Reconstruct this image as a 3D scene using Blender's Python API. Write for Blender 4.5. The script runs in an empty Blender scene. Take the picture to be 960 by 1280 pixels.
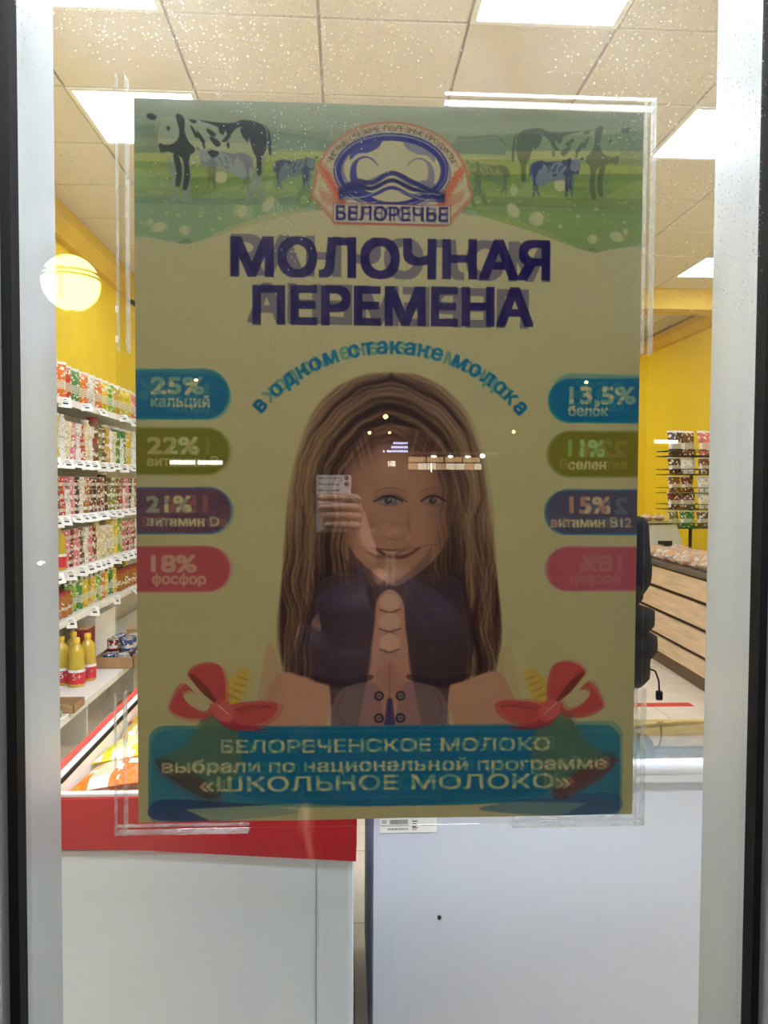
import bpy, bmesh, math, random
import numpy as np
from mathutils import Vector, Matrix
rnd = random.Random(7)
S = bpy.context.scene
COL = S.collection
CX, CY, CZ = -0.0546, -0.9082, 1.45          # where the phone's lens is; the poster hangs at y = 0

# ------------------------------------------------------------------ camera, world, exposure
def setup():
    cd = bpy.data.cameras.new('camera'); cam = bpy.data.objects.new('camera', cd); COL.objects.link(cam)
    ya, pi_, ro = 0.0509, 0.0360, 0.0049
    cy, sy, cp, sp, cr, sr = math.cos(ya), math.sin(ya), math.cos(pi_), math.sin(pi_), math.cos(ro), math.sin(ro)
    f = Vector((sy*cp, cy*cp, -sp)); r = Vector((cy, -sy, 0)); u = r.cross(f)
    r2 = cr*r + sr*u; u2 = -sr*r + cr*u
    cam.matrix_world = Matrix(((r2.x, u2.x, -f.x, CX), (r2.y, u2.y, -f.y, CY), (r2.z, u2.z, -f.z, CZ), (0, 0, 0, 1)))
    cd.sensor_fit = 'VERTICAL'; cd.sensor_height = 36.0; cd.lens = 961.0/1280.0*36.0
    cd.clip_start = 0.02; cd.clip_end = 200
    S.camera = cam
    w = bpy.data.worlds.new('night'); S.world = w; w.use_nodes = True
    w.node_tree.nodes['Background'].inputs[0].default_value = (0.012, 0.016, 0.03, 1)
    w.node_tree.nodes['Background'].inputs[1].default_value = 0.15
    S.view_settings.view_transform = 'Standard'; S.view_settings.look = 'None'
    S.view_settings.gamma = 1.0; S.view_settings.exposure = 0.72
    S.view_settings.use_curve_mapping = False
    S.cycles.transparent_max_bounces = 32
    S.cycles.max_bounces = 12; S.cycles.diffuse_bounces = 5; S.cycles.transmission_bounces = 12
    S.cycles.sample_clamp_indirect = 6.0
    S.cycles.caustics_reflective = False; S.cycles.caustics_refractive = False
setup()
PANEL_POWER = 7.5          # ceiling panels, W/m2-ish emission strength
BATTEN_FILL = 62.0              # unseen fill tubes added over the window
GLOBE = 8.0               # globe street lamp

# ------------------------------------------------------------------ material helpers
MATS = {}
def srgb(r, g, b):
    def l(c):
        c /= 255.0
        return c/12.92 if c <= 0.04045 else ((c+0.055)/1.055)**2.4
    return (l(r), l(g), l(b), 1)
def mat(name, col=(200, 200, 200), rough=0.6, metal=0.0, var=0.06, scale=12.0, bump=0.0, spec=0.5, trans=0.0, stretch=None, coat=0.0, objcol=False, alpha=1.0):
    if name in MATS: return MATS[name]
    m = bpy.data.materials.new(name); m.use_nodes = True; nt = m.node_tree; N = nt.nodes; L = nt.links
    p = N['Principled BSDF']
    p.inputs['Roughness'].default_value = rough; p.inputs['Metallic'].default_value = metal
    p.inputs['Specular IOR Level'].default_value = spec
    p.inputs['Transmission Weight'].default_value = trans
    p.inputs['Coat Weight'].default_value = coat
    p.inputs['Alpha'].default_value = alpha
    tc = N.new('ShaderNodeTexCoord'); mp = N.new('ShaderNodeMapping'); L.new(tc.outputs['Object'], mp.inputs[0])
    if stretch: mp.inputs['Scale'].default_value = stretch
    nz = N.new('ShaderNodeTexNoise'); nz.inputs['Scale'].default_value = scale; nz.inputs['Detail'].default_value = 4
    L.new(mp.outputs[0], nz.inputs['Vector'])
    mr = N.new('ShaderNodeMapRange'); mr.inputs[1].default_value = 0.3; mr.inputs[2].default_value = 0.7
    mr.inputs[3].default_value = 1-var; mr.inputs[4].default_value = 1+var*0.5
    L.new(nz.outputs['Fac'], mr.inputs[0])
    mx = N.new('ShaderNodeMix'); mx.data_type = 'RGBA'; mx.blend_type = 'MULTIPLY'; mx.inputs[0].default_value = 1
    if objcol:
        oi = N.new('ShaderNodeObjectInfo'); L.new(oi.outputs['Color'], mx.inputs[6])
    else:
        mx.inputs[6].default_value = srgb(*col)
    L.new(mr.outputs[0], mx.inputs[7]); L.new(mx.outputs[2], p.inputs['Base Color'])
    if bump:
        b = N.new('ShaderNodeBump'); b.inputs['Strength'].default_value = bump; b.inputs['Distance'].default_value = 0.01
        L.new(nz.outputs['Fac'], b.inputs['Height']); L.new(b.outputs[0], p.inputs['Normal'])
    MATS[name] = m; return m
def emit(name, col, strength):
    if name in MATS: return MATS[name]
    m = bpy.data.materials.new(name); m.use_nodes = True; N = m.node_tree.nodes; L = m.node_tree.links
    N.remove(N['Principled BSDF']); e = N.new('ShaderNodeEmission'); e.inputs[0].default_value = (*col, 1); e.inputs[1].default_value = strength
    L.new(e.outputs[0], N['Material Output'].inputs[0]); MATS[name] = m; return m
def pane_mat(name, tint=(1, 1, 1), ior=1.5, rough=0.0, dust=0.0):
    """clear sheet: transparent with Fresnel reflection, a little dust"""
    if name in MATS: return MATS[name]
    m = bpy.data.materials.new(name); m.use_nodes = True; N = m.node_tree.nodes; L = m.node_tree.links
    N.remove(N['Principled BSDF'])
    tr = N.new('ShaderNodeBsdfTransparent'); tr.inputs[0].default_value = (*tint, 1)
    gl = N.new('ShaderNodeBsdfGlossy'); gl.inputs['Roughness'].default_value = rough
    fr = N.new('ShaderNodeFresnel'); fr.inputs[0].default_value = ior
    ge = N.new('ShaderNodeNewGeometry')
    # same Fresnel from either side of the sheet
    mi = N.new('ShaderNodeMix'); mi.inputs[2].default_value = ior; mi.inputs[3].default_value = 1/ior
    L.new(ge.outputs['Backfacing'], mi.inputs[0]); L.new(mi.outputs[0], fr.inputs[0])
    mx = N.new('ShaderNodeMixShader'); L.new(fr.outputs[0], mx.inputs[0]); L.new(tr.outputs[0], mx.inputs[1]); L.new(gl.outputs[0], mx.inputs[2])
    out = mx
    if dust:
        tc = N.new('ShaderNodeTexCoord')
        v = N.new('ShaderNodeTexVoronoi'); v.inputs['Scale'].default_value = 270; L.new(tc.outputs['Object'], v.inputs['Vector'])
        nz = N.new('ShaderNodeTexNoise'); nz.inputs['Scale'].default_value = 3.0; nz.inputs['Detail'].default_value = 6; L.new(tc.outputs['Object'], nz.inputs['Vector'])
        n2 = N.new('ShaderNodeTexNoise'); n2.inputs['Scale'].default_value = 90.0; L.new(tc.outputs['Object'], n2.inputs['Vector'])
        a = N.new('ShaderNodeMapRange'); a.inputs[1].default_value = 0.34; a.inputs[2].default_value = 0.2; a.inputs[3].default_value = 0; a.inputs[4].default_value = 1
        L.new(v.outputs['Distance'], a.inputs[0])
        # only some cells carry a speck
        vc = N.new('ShaderNodeSeparateColor'); L.new(v.outputs['Color'], vc.inputs[0])
        g = N.new('ShaderNodeMapRange'); g.inputs[1].default_value = 0.5; g.inputs[2].default_value = 1.0; g.inputs[3].default_value = 0; g.inputs[4].default_value = 1
        L.new(vc.outputs[0], g.inputs[0])
        b = N.new('ShaderNodeMapRange'); b.inputs[1].default_value = 0.4; b.inputs[2].default_value = 0.7; b.inputs[3].default_value = 0.02; b.inputs[4].default_value = 1
        L.new(nz.outputs['Fac'], b.inputs[0])
        sx = N.new('ShaderNodeSeparateXYZ'); L.new(tc.outputs['Object'], sx.inputs[0])
        h = N.new('ShaderNodeMapRange'); h.inputs[1].default_value = CZ+0.05; h.inputs[2].default_value = CZ+0.55; h.inputs[3].default_value = 0.12; h.inputs[4].default_value = 1
        L.new(sx.outputs[2], h.inputs[0])
        def mul(x, y):
            q = N.new('ShaderNodeMath'); q.operation = 'MULTIPLY'
            if isinstance(y, (int, float)): q.inputs[1].default_value = y
            else: L.new(y, q.inputs[1])
            L.new(x, q.inputs[0]); return q.outputs[0]
        s = mul(mul(mul(a.outputs[0], g.outputs[0]), b.outputs[0]), h.outputs[0])
        film = mul(mul(b.outputs[0], h.outputs[0]), 0.13)
        ad = N.new('ShaderNodeMath'); ad.operation = 'ADD'; L.new(mul(s, dust), ad.inputs[0]); L.new(film, ad.inputs[1]); ad.use_clamp = True
        # dust scatters the light forward, so lamps behind it make it glow
        rf = N.new('ShaderNodeBsdfRefraction'); rf.inputs['Roughness'].default_value = .62; rf.inputs['IOR'].default_value = 1.35
        tt = N.new('ShaderNodeBsdfTranslucent'); tt.inputs[0].default_value = (0.95, 0.95, 0.92, 1)
        tl = N.new('ShaderNodeMixShader'); tl.inputs[0].default_value = .35; L.new(rf.outputs[0], tl.inputs[1]); L.new(tt.outputs[0], tl.inputs[2])
        m2 = N.new('ShaderNodeMixShader'); L.new(ad.outputs[0], m2.inputs[0]); L.new(mx.outputs[0], m2.inputs[1]); L.new(tl.outputs[0], m2.inputs[2])
        out = m2
    L.new(out.outputs[0], N['Material Output'].inputs[0]); MATS[name] = m; return m

# ------------------------------------------------------------------ object helpers
def W(xr, z, drop=0.0):
    """a place measured from the lens: xr right, z ahead, drop below"""
    return Vector((CX+xr, CY+z, CZ-drop))
class MB:
    def __init__(s): s.v = []; s.f = []; s.sm = []
    def add(s, vs, fs, smooth=False, M=None):
        o = len(s.v)
        for p in vs:
            p = Vector(p); s.v.append(tuple(M @ p) if M else tuple(p))
        for f in fs: s.f.append(tuple(o+i for i in f)); s.sm.append(smooth)
        return s
    def box(s, x0, x1, y0, y1, z0, z1, M=None):
        vs = [(x, y, z) for x in (x0, x1) for y in (y0, y1) for z in (z0, z1)]
        return s.add(vs, [(0,1,3,2), (4,6,7,5), (0,4,5,1), (2,3,7,6), (0,2,6,4), (1,5,7,3)], False, M)
    def bevbox(s, x0, x1, y0, y1, z0, z1, b, M=None):
        bm = bmesh.new(); bmesh.ops.create_cube(bm, size=1)
        for v in bm.verts: v.co = Vector(((x0+x1)/2+v.co.x*(x1-x0), (y0+y1)/2+v.co.y*(y1-y0), (z0+z1)/2+v.co.z*(z1-z0)))
        bmesh.ops.bevel(bm, geom=bm.edges[:], offset=b, segments=2, affect='EDGES', profile=0.5)
        s.add([v.co for v in bm.verts], [[v.index for v in f.verts] for f in bm.faces], False, M); bm.free(); return s
    def lathe(s, prof, n=16, M=None, cap=True, sx=1, sy=1, smooth=True):
        vs = []; fs = []
        for r, z in prof:
            for k in range(n):
                a = 2*math.pi*k/n; vs.append((r*math.cos(a)*sx, r*math.sin(a)*sy, z))
        for i in range(len(prof)-1):
            for k in range(n):
                k2 = (k+1) % n; fs.append((i*n+k, i*n+k2, (i+1)*n+k2, (i+1)*n+k))
        s.add(vs, fs, smooth, M)
        if cap:
            s.add([vs[k] for k in range(n)], [tuple(reversed(range(n)))], False, M)
            s.add([vs[(len(prof)-1)*n+k] for k in range(n)], [tuple(range(n))], False, M)
        return s
    def rod(s, a, b, r, n=8, r2=None):
        a = Vector(a); b = Vector(b); d = b-a; q = d.to_track_quat('Z', 'Y').to_matrix().to_4x4(); q.translation = a
        return s.lathe([(r, 0), (r if r2 is None else r2, d.length)], n, q)
    def prism(s, pts, y0, y1, axis='y', M=None):
        n = len(pts)
        if axis == 'y': vs = [(x, y0, z) for x, z in pts]+[(x, y1, z) for x, z in pts]
        elif axis == 'x': vs = [(y0, x, z) for x, z in pts]+[(y1, x, z) for x, z in pts]
        else: vs = [(x, z, y0) for x, z in pts]+[(x, z, y1) for x, z in pts]
        fs = [tuple(range(n)), tuple(reversed(range(n, 2*n)))]+[(i, i+n, (i+1) % n+n, (i+1) % n) for i in range(n)]
        return s.add(vs, fs, False, M)
    def mesh(s, name):
        me = bpy.data.meshes.new(name); me.from_pydata(s.v, [], s.f)
        me.polygons.foreach_set('use_smooth', s.sm)
        bm = bmesh.new(); bm.from_mesh(me); bmesh.ops.recalc_face_normals(bm, faces=bm.faces[:]); bm.to_mesh(me); bm.free()
        me.update(); return me
    def obj(s, name, m, parent=None, loc=None):
        me = s.mesh(name); o = bpy.data.objects.new(name, me); COL.objects.link(o)
        if m: me.materials.append(m)
        if parent: o.parent = parent
        if loc is not None: o.location = loc
        return o
def tag(o, label=None, cat=None, group=None, kind=None):
    if label: o['label'] = label
    if cat: o['category'] = cat
    if group: o['group'] = group
    if kind: o['kind'] = kind
    return o
def empty(name, loc=(0, 0, 0), rz=0.0, label=None, cat=None, group=None, kind=None):
    o = bpy.data.objects.new(name, None); o.empty_display_size = 0.05; COL.objects.link(o)
    o.location = loc; o.rotation_euler = (0, 0, rz); return tag(o, label, cat, group, kind)
def dup(root, parent=None, color=None):
    c = root.copy(); COL.objects.link(c)
    if parent: c.parent = parent
    if color and c.type == 'MESH' and (c.get('tint') or not root.parent): c.color = (*color[:3], 1)
    for ch in root.children: dup(ch, c, color)
    return c
USED = set()
def place(proto, loc, rz=0.0, label=None, group=None, color=None, scale=None, rot=None):
    if proto.name in USED: o = dup(proto, None, color)
    else:
        o = proto; USED.add(proto.name)
        if color:
            for x in [o]+list(o.children):
                if x.type == 'MESH' and (x.get('tint') or x is o): x.color = (*color[:3], 1)
    o.location = loc; o.rotation_euler = rot if rot else (0, 0, rz)
    if scale: o.scale = scale
    if label: o['label'] = label
    if group: o['group'] = group
    return o
ORD = ['first','second','third','fourth','fifth','sixth','seventh','eighth','ninth','tenth','eleventh','twelfth','thirteenth','fourteenth','fifteenth','sixteenth','seventeenth','eighteenth','nineteenth','twentieth','twenty-first','twenty-second','twenty-third','twenty-fourth','twenty-fifth','twenty-sixth']+['twenty-'+x for x in ('seventh','eighth','ninth')]+['thirtieth']+['thirty-'+x for x in ('first','second','third','fourth','fifth','sixth','seventh','eighth','ninth')]

# ------------------------------------------------------------------ poster artwork (flat print, painted as ink densities)
PW, PH = 0.594, 0.841
GW, GH = 640, 906                  # print cells
SSW, SSH = GW*2, GH*2
class Print:
    """ink canvas; artwork is laid out on a 960 x 1280 sheet whose four marks are the poster's corners"""
    PAPER = (150, 142, 96)
    def __init__(s):
        src = np.array([(168,121),(803,143),(793,1018),(172,1028)], float)
        dst = np.array([(0,0),(SSW,0),(SSW,SSH),(0,SSH)], float)
        A = []
        for (x, y), (u, v) in zip(src, dst):
            A.append([x,y,1,0,0,0,-u*x,-u*y,-u]); A.append([0,0,0,x,y,1,-v*x,-v*y,-v])
        H = np.linalg.svd(np.array(A))[2][-1].reshape(3,3); s.H = H/H[2,2]; Hi = np.linalg.inv(s.H)
        U, V = np.meshgrid(np.arange(SSW)+.5, np.arange(SSH)+.5)
        w = Hi[2,0]*U+Hi[2,1]*V+Hi[2,2]
        s.X = ((Hi[0,0]*U+Hi[0,1]*V+Hi[0,2])/w).astype(np.float32); s.Y = ((Hi[1,0]*U+Hi[1,1]*V+Hi[1,2])/w).astype(np.float32)
        s.img = np.ones((SSH, SSW, 3), np.float32)
        s.pl = np.array(srgb(*s.PAPER)[:3])
    g = 1.0
    def ink(s, c): return (np.clip(np.array(srgb(*c)[:3])/s.pl, 0.002, 1.25)**s.g).astype(np.float32)
    def tr(s, P):
        P = np.asarray(P, float); w = P@s.H[2,:2]+s.H[2,2]
        return np.stack([(P@s.H[0,:2]+s.H[0,2])/w, (P@s.H[1,:2]+s.H[1,2])/w], 1)
    def bb(s, Q):
        return max(0,int(Q[:,0].min())-1), min(SSW,int(Q[:,0].max())+2), max(0,int(Q[:,1].min())-1), min(SSH,int(Q[:,1].max())+2)
    def pmask(s, P):
        Q = s.tr(P); x0,x1,y0,y1 = s.bb(Q)
        if x1 <= x0 or y1 <= y0: return None
        U, V = np.meshgrid(np.arange(x0,x1)+.5, np.arange(y0,y1)+.5); m = np.zeros(U.shape, bool)
        n = len(Q)
        for i in range(n):
            a = Q[i]; b = Q[(i+1) % n]
            if a[1] == b[1]: continue
            c = ((V >= min(a[1],b[1])) & (V < max(a[1],b[1])) & (U < a[0]+(V-a[1])*(b[0]-a[0])/(b[1]-a[1]))); m ^= c
        return m, (slice(y0,y1), slice(x0,x1))
    def poly(s, P, c, a=1.0):
        r = s.pmask(P)
        if r is None: return
        m, sl = r; k = (m*a)[..., None]; s.img[sl] = s.img[sl]*(1-k)+s.ink(c)*k
    def ell(s, cx, cy, rx, ry, c, a=1.0, rot=0, n=40, a0=0, a1=360):
        s.poly(s.ellp(cx,cy,rx,ry,rot,n,a0,a1), c, a)
    def ellp(s, cx, cy, rx, ry, rot=0, n=40, a0=0, a1=360):
        t = np.radians(np.linspace(a0, a1, n, endpoint=(a1-a0 != 360))); x = rx*np.cos(t); y = ry*np.sin(t); r = math.radians(rot)
        return np.stack([cx+x*math.cos(r)-y*math.sin(r), cy+x*math.sin(r)+y*math.cos(r)], 1)
    def line(s, P, w, c, a=1.0, closed=False, w1=None):
        P = np.asarray(P, float); P = np.vstack([P, P[:1]]) if closed else P; n = len(P)
        for i in range(n-1):
            d = P[i+1]-P[i]; l = np.hypot(*d)
            if l < 1e-6: continue
            wa = w if w1 is None else w+(w1-w)*i/(n-1); wb = w if w1 is None else w+(w1-w)*(i+1)/(n-1)
            q = np.array([-d[1], d[0]])/l/2
            s.poly([P[i]+q*wa, P[i+1]+q*wb, P[i+1]-q*wb, P[i]-q*wa], c, a)
            if a == 1.0 and w > 2 and not closed and i: s.ell(P[i][0], P[i][1], wa/2, wa/2, c, n=10)
    def curve(s, P, n=24, closed=False):
        """Catmull-Rom through P"""
        P = [np.array(p, float) for p in P]; m = len(P); out = []
        rng = range(m) if closed else range(m-1)
        k = max(2, n//max(1, m-1)) if not closed else max(2, n//m)
        for i in rng:
            g = (lambda j: P[j % m]) if closed else (lambda j: P[min(max(j,0),m-1)])
            a, b, c, d = g(i-1), g(i), g(i+1), g(i+2)
            for t in np.linspace(0, 1, k, endpoint=False):
                out.append(.5*((2*b)+(c-a)*t+(2*a-5*b+4*c-d)*t*t+(3*b-a-3*c+d)*t**3))
        if not closed: out.append(P[-1])
        return np.array(out)
    def soft(s, m, c, a=1.0):
        """blend by a soft mask over the whole sheet (m float)"""
        k = np.clip(m*a, 0, 1)[..., None]; s.img = s.img*(1-k)+s.ink(c)*k
    def blob(s, cx, cy, rx, ry, c, a=1.0, rot=0, p=2.0, hard=0.0, mul=None):
        R = max(rx, ry)*1.6; Q = s.tr([(cx-R,cy-R),(cx+R,cy-R),(cx+R,cy+R),(cx-R,cy+R)]); x0,x1,y0,y1 = s.bb(Q)
        if x1 <= x0 or y1 <= y0: return
        sl = (slice(y0,y1), slice(x0,x1)); X = s.X[sl]-cx; Y = s.Y[sl]-cy; r = math.radians(rot)
        u = (X*math.cos(r)+Y*math.sin(r))/rx; v = (-X*math.sin(r)+Y*math.cos(r))/ry
        d = np.sqrt(u*u+v*v); k = np.clip((1.25-d)/(1.25-hard), 0, 1); k = k*k*(3-2*k)*a
        if mul is not None: k = k*mul[sl]
        k = k[..., None]; s.img[sl] = s.img[sl]*(1-k)+s.ink(c)*k
    # lettering
    GC = {}
    def glyph(s, body, off):
        key = (body, off)
        if key in s.GC: return s.GC[key]
        c = bpy.data.curves.new('t', 'FONT'); c.body = body; c.resolution_u = 5; c.fill_mode = 'NONE'; o = bpy.data.objects.new('t', c)
        me = o.to_mesh(); v = np.array([x.co[:2] for x in me.vertices]); t = np.array([x.vertices[:] for x in me.edges])
        o.to_mesh_clear(); bpy.data.objects.remove(o); bpy.data.curves.remove(c)
        # keep the outline's own direction: walk each closed contour from its lowest index
        nb = {}
        for i, j in t: nb.setdefault(i, []).append(j); nb.setdefault(j, []).append(i)
        seen = set(); E = []
        for st in range(len(v)):
            if st in seen or st not in nb: continue
            cur = st; prev = -1; nx = st+1 if st+1 in nb[st] else nb[st][0]
            while True:
                seen.add(cur); E.append((cur, nx)); prev, cur = cur, nx
                if cur == st or cur in seen: break
                q = [w for w in nb[cur] if w != prev]; nx = q[0] if q else st
        t = np.array(E)
        s.GC[key] = (v, t); return v, t
    def tris(s, P, T, c, a=1.0, fat=0.0, sq=False):
        Q = s.tr(P); x0,x1,y0,y1 = s.bb(Q); R_ = fat*2.02; q = int(R_)+2
        x0 = max(0,x0-q); x1 = min(SSW,x1+q); y0 = max(0,y0-q); y1 = min(SSH,y1+q)
        if x1 <= x0 or y1 <= y0: return
        m = np.zeros((y1-y0, x1-x0), bool)
        wn = np.zeros(m.shape, np.int16); U = np.arange(x0,x1)[None]+.5
        for i, j in T:
            ax_, ay_ = Q[i]; bx_, by_ = Q[j]
            if ay_ == by_: continue
            sg = 1 if by_ > ay_ else -1; lo_, hi_ = (ay_, by_) if sg == 1 else (by_, ay_)
            r0 = max(int(math.ceil(lo_-.5)), y0); r1 = min(int(math.ceil(hi_-.5)), y1)
            if r1 <= r0: continue
            V = np.arange(r0,r1)[:,None]+.5
            wn[r0-y0:r1-y0] += sg*(U < ax_+(V-ay_)*(bx_-ax_)/(by_-ay_))
        m = wn != 0
        if R_ > .4:                                   # heavier weight: grow the strokes
            o = m.copy(); n = int(R_+.5)
            for dy in range(-n, n+1):
                for dx in range(-n, n+1):
                    if (max(abs(dx),abs(dy)) <= R_*.9+.3 if sq else dx*dx+dy*dy <= R_*R_+.3): o |= np.roll(np.roll(m, dy, 0), dx, 1)
            m = o
        k = (m*a)[...,None]; sl = (slice(y0,y1), slice(x0,x1)); s.img[sl] = s.img[sl]*(1-k)+s.ink(c)*k
    def text(s, body, x0, x1, yb0, yb1, capH, c, off=0.02, a=1.0):
        """line of text from x0 to x1, baselines yb0 (left) .. yb1 (right), capital height capH"""
        v, T = s.glyph(body, 0); lo, hi = v[:,0].min(), v[:,0].max(); fat = off*capH*1.5
        u = (v[:,0]-lo)/(hi-lo); P = np.stack([x0+fat+u*(x1-x0-2*fat), yb0-fat+u*(yb1-yb0)-v[:,1]*(capH-2*fat)/0.728], 1)
        s.tris(P, T, c, a, fat, True)
    def arctext(s, body, cx, cy, rx, ry, t0, t1, capH, c, off=0.02, wsc=1.0):
        """letters standing on an elliptic arc; t in degrees from straight up"""
        adv = []
        for ch in body:
            if ch == ' ': adv.append((0.28, None)); continue
            v, T = s.glyph(ch, 0); adv.append((v[:,0].max()-v[:,0].min()+0.075, (v, T)))
        tot = sum(x for x, _ in adv); t = t0
        for w, g in adv:
            dt = (t1-t0)*w/tot; th = math.radians(t+dt/2); t += dt
            if not g: continue
            v, T = g; bx = cx+rx*math.sin(th); by = cy-ry*math.cos(th)
            tg = Vector((rx*math.cos(th), ry*math.sin(th))).normalized(); nm = Vector((tg.y, -tg.x))
            fat = off*capH*1.5; k = (capH-2*fat)/0.728; mid = (v[:,0].min()+v[:,0].max())/2
            lx = (v[:,0]-mid)*k*wsc; ly = v[:,1]*k
            s.tris(np.stack([bx+lx*tg.x+ly*nm.x, by+lx*tg.y+ly*nm.y], 1), T, c, 1.0, fat)

def vnoise(x, seed=0):
    """smooth 1-D value noise on an array"""
    r = np.random.RandomState(seed).rand(512); i = np.floor(x).astype(int); f = x-i; f = f*f*(3-2*f)
    return r[i % 512]*(1-f)+r[(i+1) % 512]*f

def paint():
    p = Print(); X, Y = p.X, p.Y
    navy = (36, 26, 66); cyan = (10, 98, 140)
    # --- landscape band
    p.g = .80
    top = [(150,100),(830,100),(830,300),(800,307),(762,312),(735,314),(700,303),(672,292),(640,280),(610,272),(580,268),(560,262),(430,262),(372,262),(345,264),(320,271),(290,281),(262,288),(243,301),(222,302),(200,297),(184,294),(150,297)]
    topc = p.curve(top[2:], 60); shape = np.vstack([[(150,100),(830,100)], topc])
    p.poly(shape, (108, 126, 96))
    for P, c in ([[(150,100),(830,100),(830,170),(600,168),(470,160),(300,172),(150,165)], (118,132,108)],
                 [[(150,158),(260,150),(400,172),(430,182),(430,200),(150,200)], (92,116,92)],
                 [[(560,180),(640,168),(740,172),(830,160),(830,205),(560,205)], (88,118,84)],
                 [[(150,190),(830,190),(830,204),(150,206)], (146,150,86)],
                 [[(150,200),(830,200),(830,214),(150,212)], (118,136,60)],
                 [[(150,208),(830,208),(830,225),(150,225)], (132,146,52)],
                 [[(150,220),(830,218),(830,232),(150,232)], (86,118,44)],
                 [[(150,228),(830,228),(830,262),(150,262)], (100,126,52)]):
        p.poly(p.curve(P, 60, True) if 0 else P, c)
    # milky splash wave, teal on the left and green on the right
    p.poly(p.curve([(160,214),(200,214),(222,232),(246,246),(280,234),(318,228),(350,222),(372,206),(392,210),(392,256),(300,262),(230,262),(160,262)], 80, True), (116,142,92), .7)
    p.poly([(150,244),(300,247),(392,244),(392,258),(300,268),(150,258)], (70,112,96), .85)
    p.poly(np.vstack([[(150,252),(395,256)], p.curve([(395,262),(345,264),(290,281),(243,301),(222,302),(184,294),(150,297)],40)]), (98,132,112))
    p.poly(p.curve([(590,240),(640,240),(668,226),(700,236),(740,254),(768,240),(800,226),(830,226),(830,262),(600,262)], 80, True), (120,142,66), .7)
    p.poly([(590,246),(830,250),(830,264),(590,258)], (88,110,50), .7)
    p.poly(np.vstack([[(590,262),(830,262)], p.curve([(830,300),(762,312),(735,314),(672,292),(600,270)],40)]), (102,128,58))
    p.poly([(570,174),(622,172),(632,182),(632,195),(570,192)], (92,112,86)); p.line([(570,173),(622,171),(633,184)], 2, (70,94,76))
    p.poly([(346,178),(352,170),(398,176),(398,190),(346,190)], (92,128,112))
    for x,y,rx,ry,r in [(301,262,9,8,0),(336,254,6,11,40),(277,220,8,8,0),(198,282,10,6,-15),(187,276,4,5,30),(230,286,6,6,0),(252,268,3,2,0),(224,267,3,2,0),(178,276,3,2,0),(267,285,3,2,0),(209,264,3,2,0),(275,270,2,1.5,0),(670,274,9,9,10),(641,264,7,10,-35),(700,232,8,8,0),(740,299,6,6,0),(770,296,9,6,20),(781,290,3,4,0),(745,262,3,2,0),(700,283,3,2,0),(722,271,3,2,0),(642,238,5,8,0)]:
        p.ell(x, y, rx, ry, (150,150,112), .92, r, 20)
    rr = random.Random(3)
    for _ in range(60):
        x = rr.uniform(175, 390) if rr.random() < .5 else rr.uniform(590, 795); p.ell(x, rr.uniform(236, 284), rr.uniform(.8,1.8), rr.uniform(.6,1.2), (160,160,125), .9, 0, 8)
    for k in range(6): p.line([(226+k*2.4, 302), (228+k*2.2, 296+abs(k-3))], 1, (40,80,60))
    for cx in (382, 598):
        p.ell(cx, 247, 10, 12, (84,114,56), 1); p.ell(cx-1, 250, 5, 5, (116,142,92))
    msk = p.pmask(shape); lum = p.img[msk[1]].mean(-1, keepdims=True); kk = (msk[0]*.34)[..., None]; p.img[msk[1]] = p.img[msk[1]]*(1-kk)+lum*np.array([1.02, .99, .72], np.float32)*kk
    # --- cows
    p.g = .85
    def cow(ox, oy, k, fl, body, dark, al=1.0):
        q = lambda P: [(ox+fl*(x/3-110)*k, oy+(y/3-30)*k) for x, y in P]
        for P in ([(240,245),(238,300),(236,345),(242,392),(214,396),(208,345),(200,300),(178,262),(165,225)], [(150,215),(176,262),(186,300),(188,350),(186,392),(164,392),(170,350),(166,300),(152,262)],
                  [(440,290),(474,250),(500,235),(497,290),(492,330),(474,366),(466,390),(438,400),(452,370),(468,330),(462,304)], [(490,235),(524,220),(512,262),(505,330),(510,370),(520,396),(492,396),(490,340)]):
            p.poly(q(P), (body[0]-22, body[1]-20, body[2]-14), al)
        p.poly(p.curve(q([(185,95),(240,86),(300,94),(370,106),(425,94),(470,96),(514,118),(530,160),(526,215),(500,245),(470,290),(430,306),(400,288),(340,268),(280,254),(235,256),(190,240),(160,215),(150,190)]), 72, True), body, al)
        p.poly(p.curve(q([(110,84),(150,78),(188,84),(194,130),(182,164),(150,172),(130,196),(118,206),(112,160),(106,120)]), 40, True), body, al)
        for P in ([(72,68),(92,62),(112,74),(104,86),(84,84)], [(182,70),(200,66),(216,86),(216,130),(232,168),(254,192),(250,210),(238,216),(232,250),(236,290),(226,342),(208,342),(214,282),(204,228),(150,204),(126,208),(120,174),(150,180),(184,166),(196,130)],
                  [(268,88),(340,97),(400,98),(430,88),(470,93),(510,108),(530,138),(540,215),(531,216),(526,165),(521,200),(506,232),(502,292),(486,290),(484,232),(470,202),(456,152),(440,128),(428,114),(400,128),(376,166),(354,168),(374,140),(360,124),(320,106)],
                  [(236,108),(250,118),(264,152),(254,150)], [(262,126),(292,164),(286,178),(262,146)], [(300,118),(332,138),(322,152),(300,132)], [(308,148),(336,160),(352,178),(336,188),(316,168)], [(424,116),(442,124),(456,150),(450,170),(430,146)],
                  [(280,172),(294,184),(288,196)], [(344,116),(366,128),(360,144),(345,134)], [(372,176),(382,170),(384,190),(376,194)], [(172,216),(196,226),(206,290),(196,332),(180,330),(184,280)], [(150,110),(162,114),(158,128),(148,122)], [(232,84),(262,90),(256,100),(240,96)], [(300,206),(330,200),(345,214),(322,228)]):
            p.poly(p.curve(q(P), 3*len(P), True), dark, al)
        p.line(p.curve(q([(505,104),(528,130),(536,170),(536,216)]),12), 2.0*k+.6, dark, al)
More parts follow.
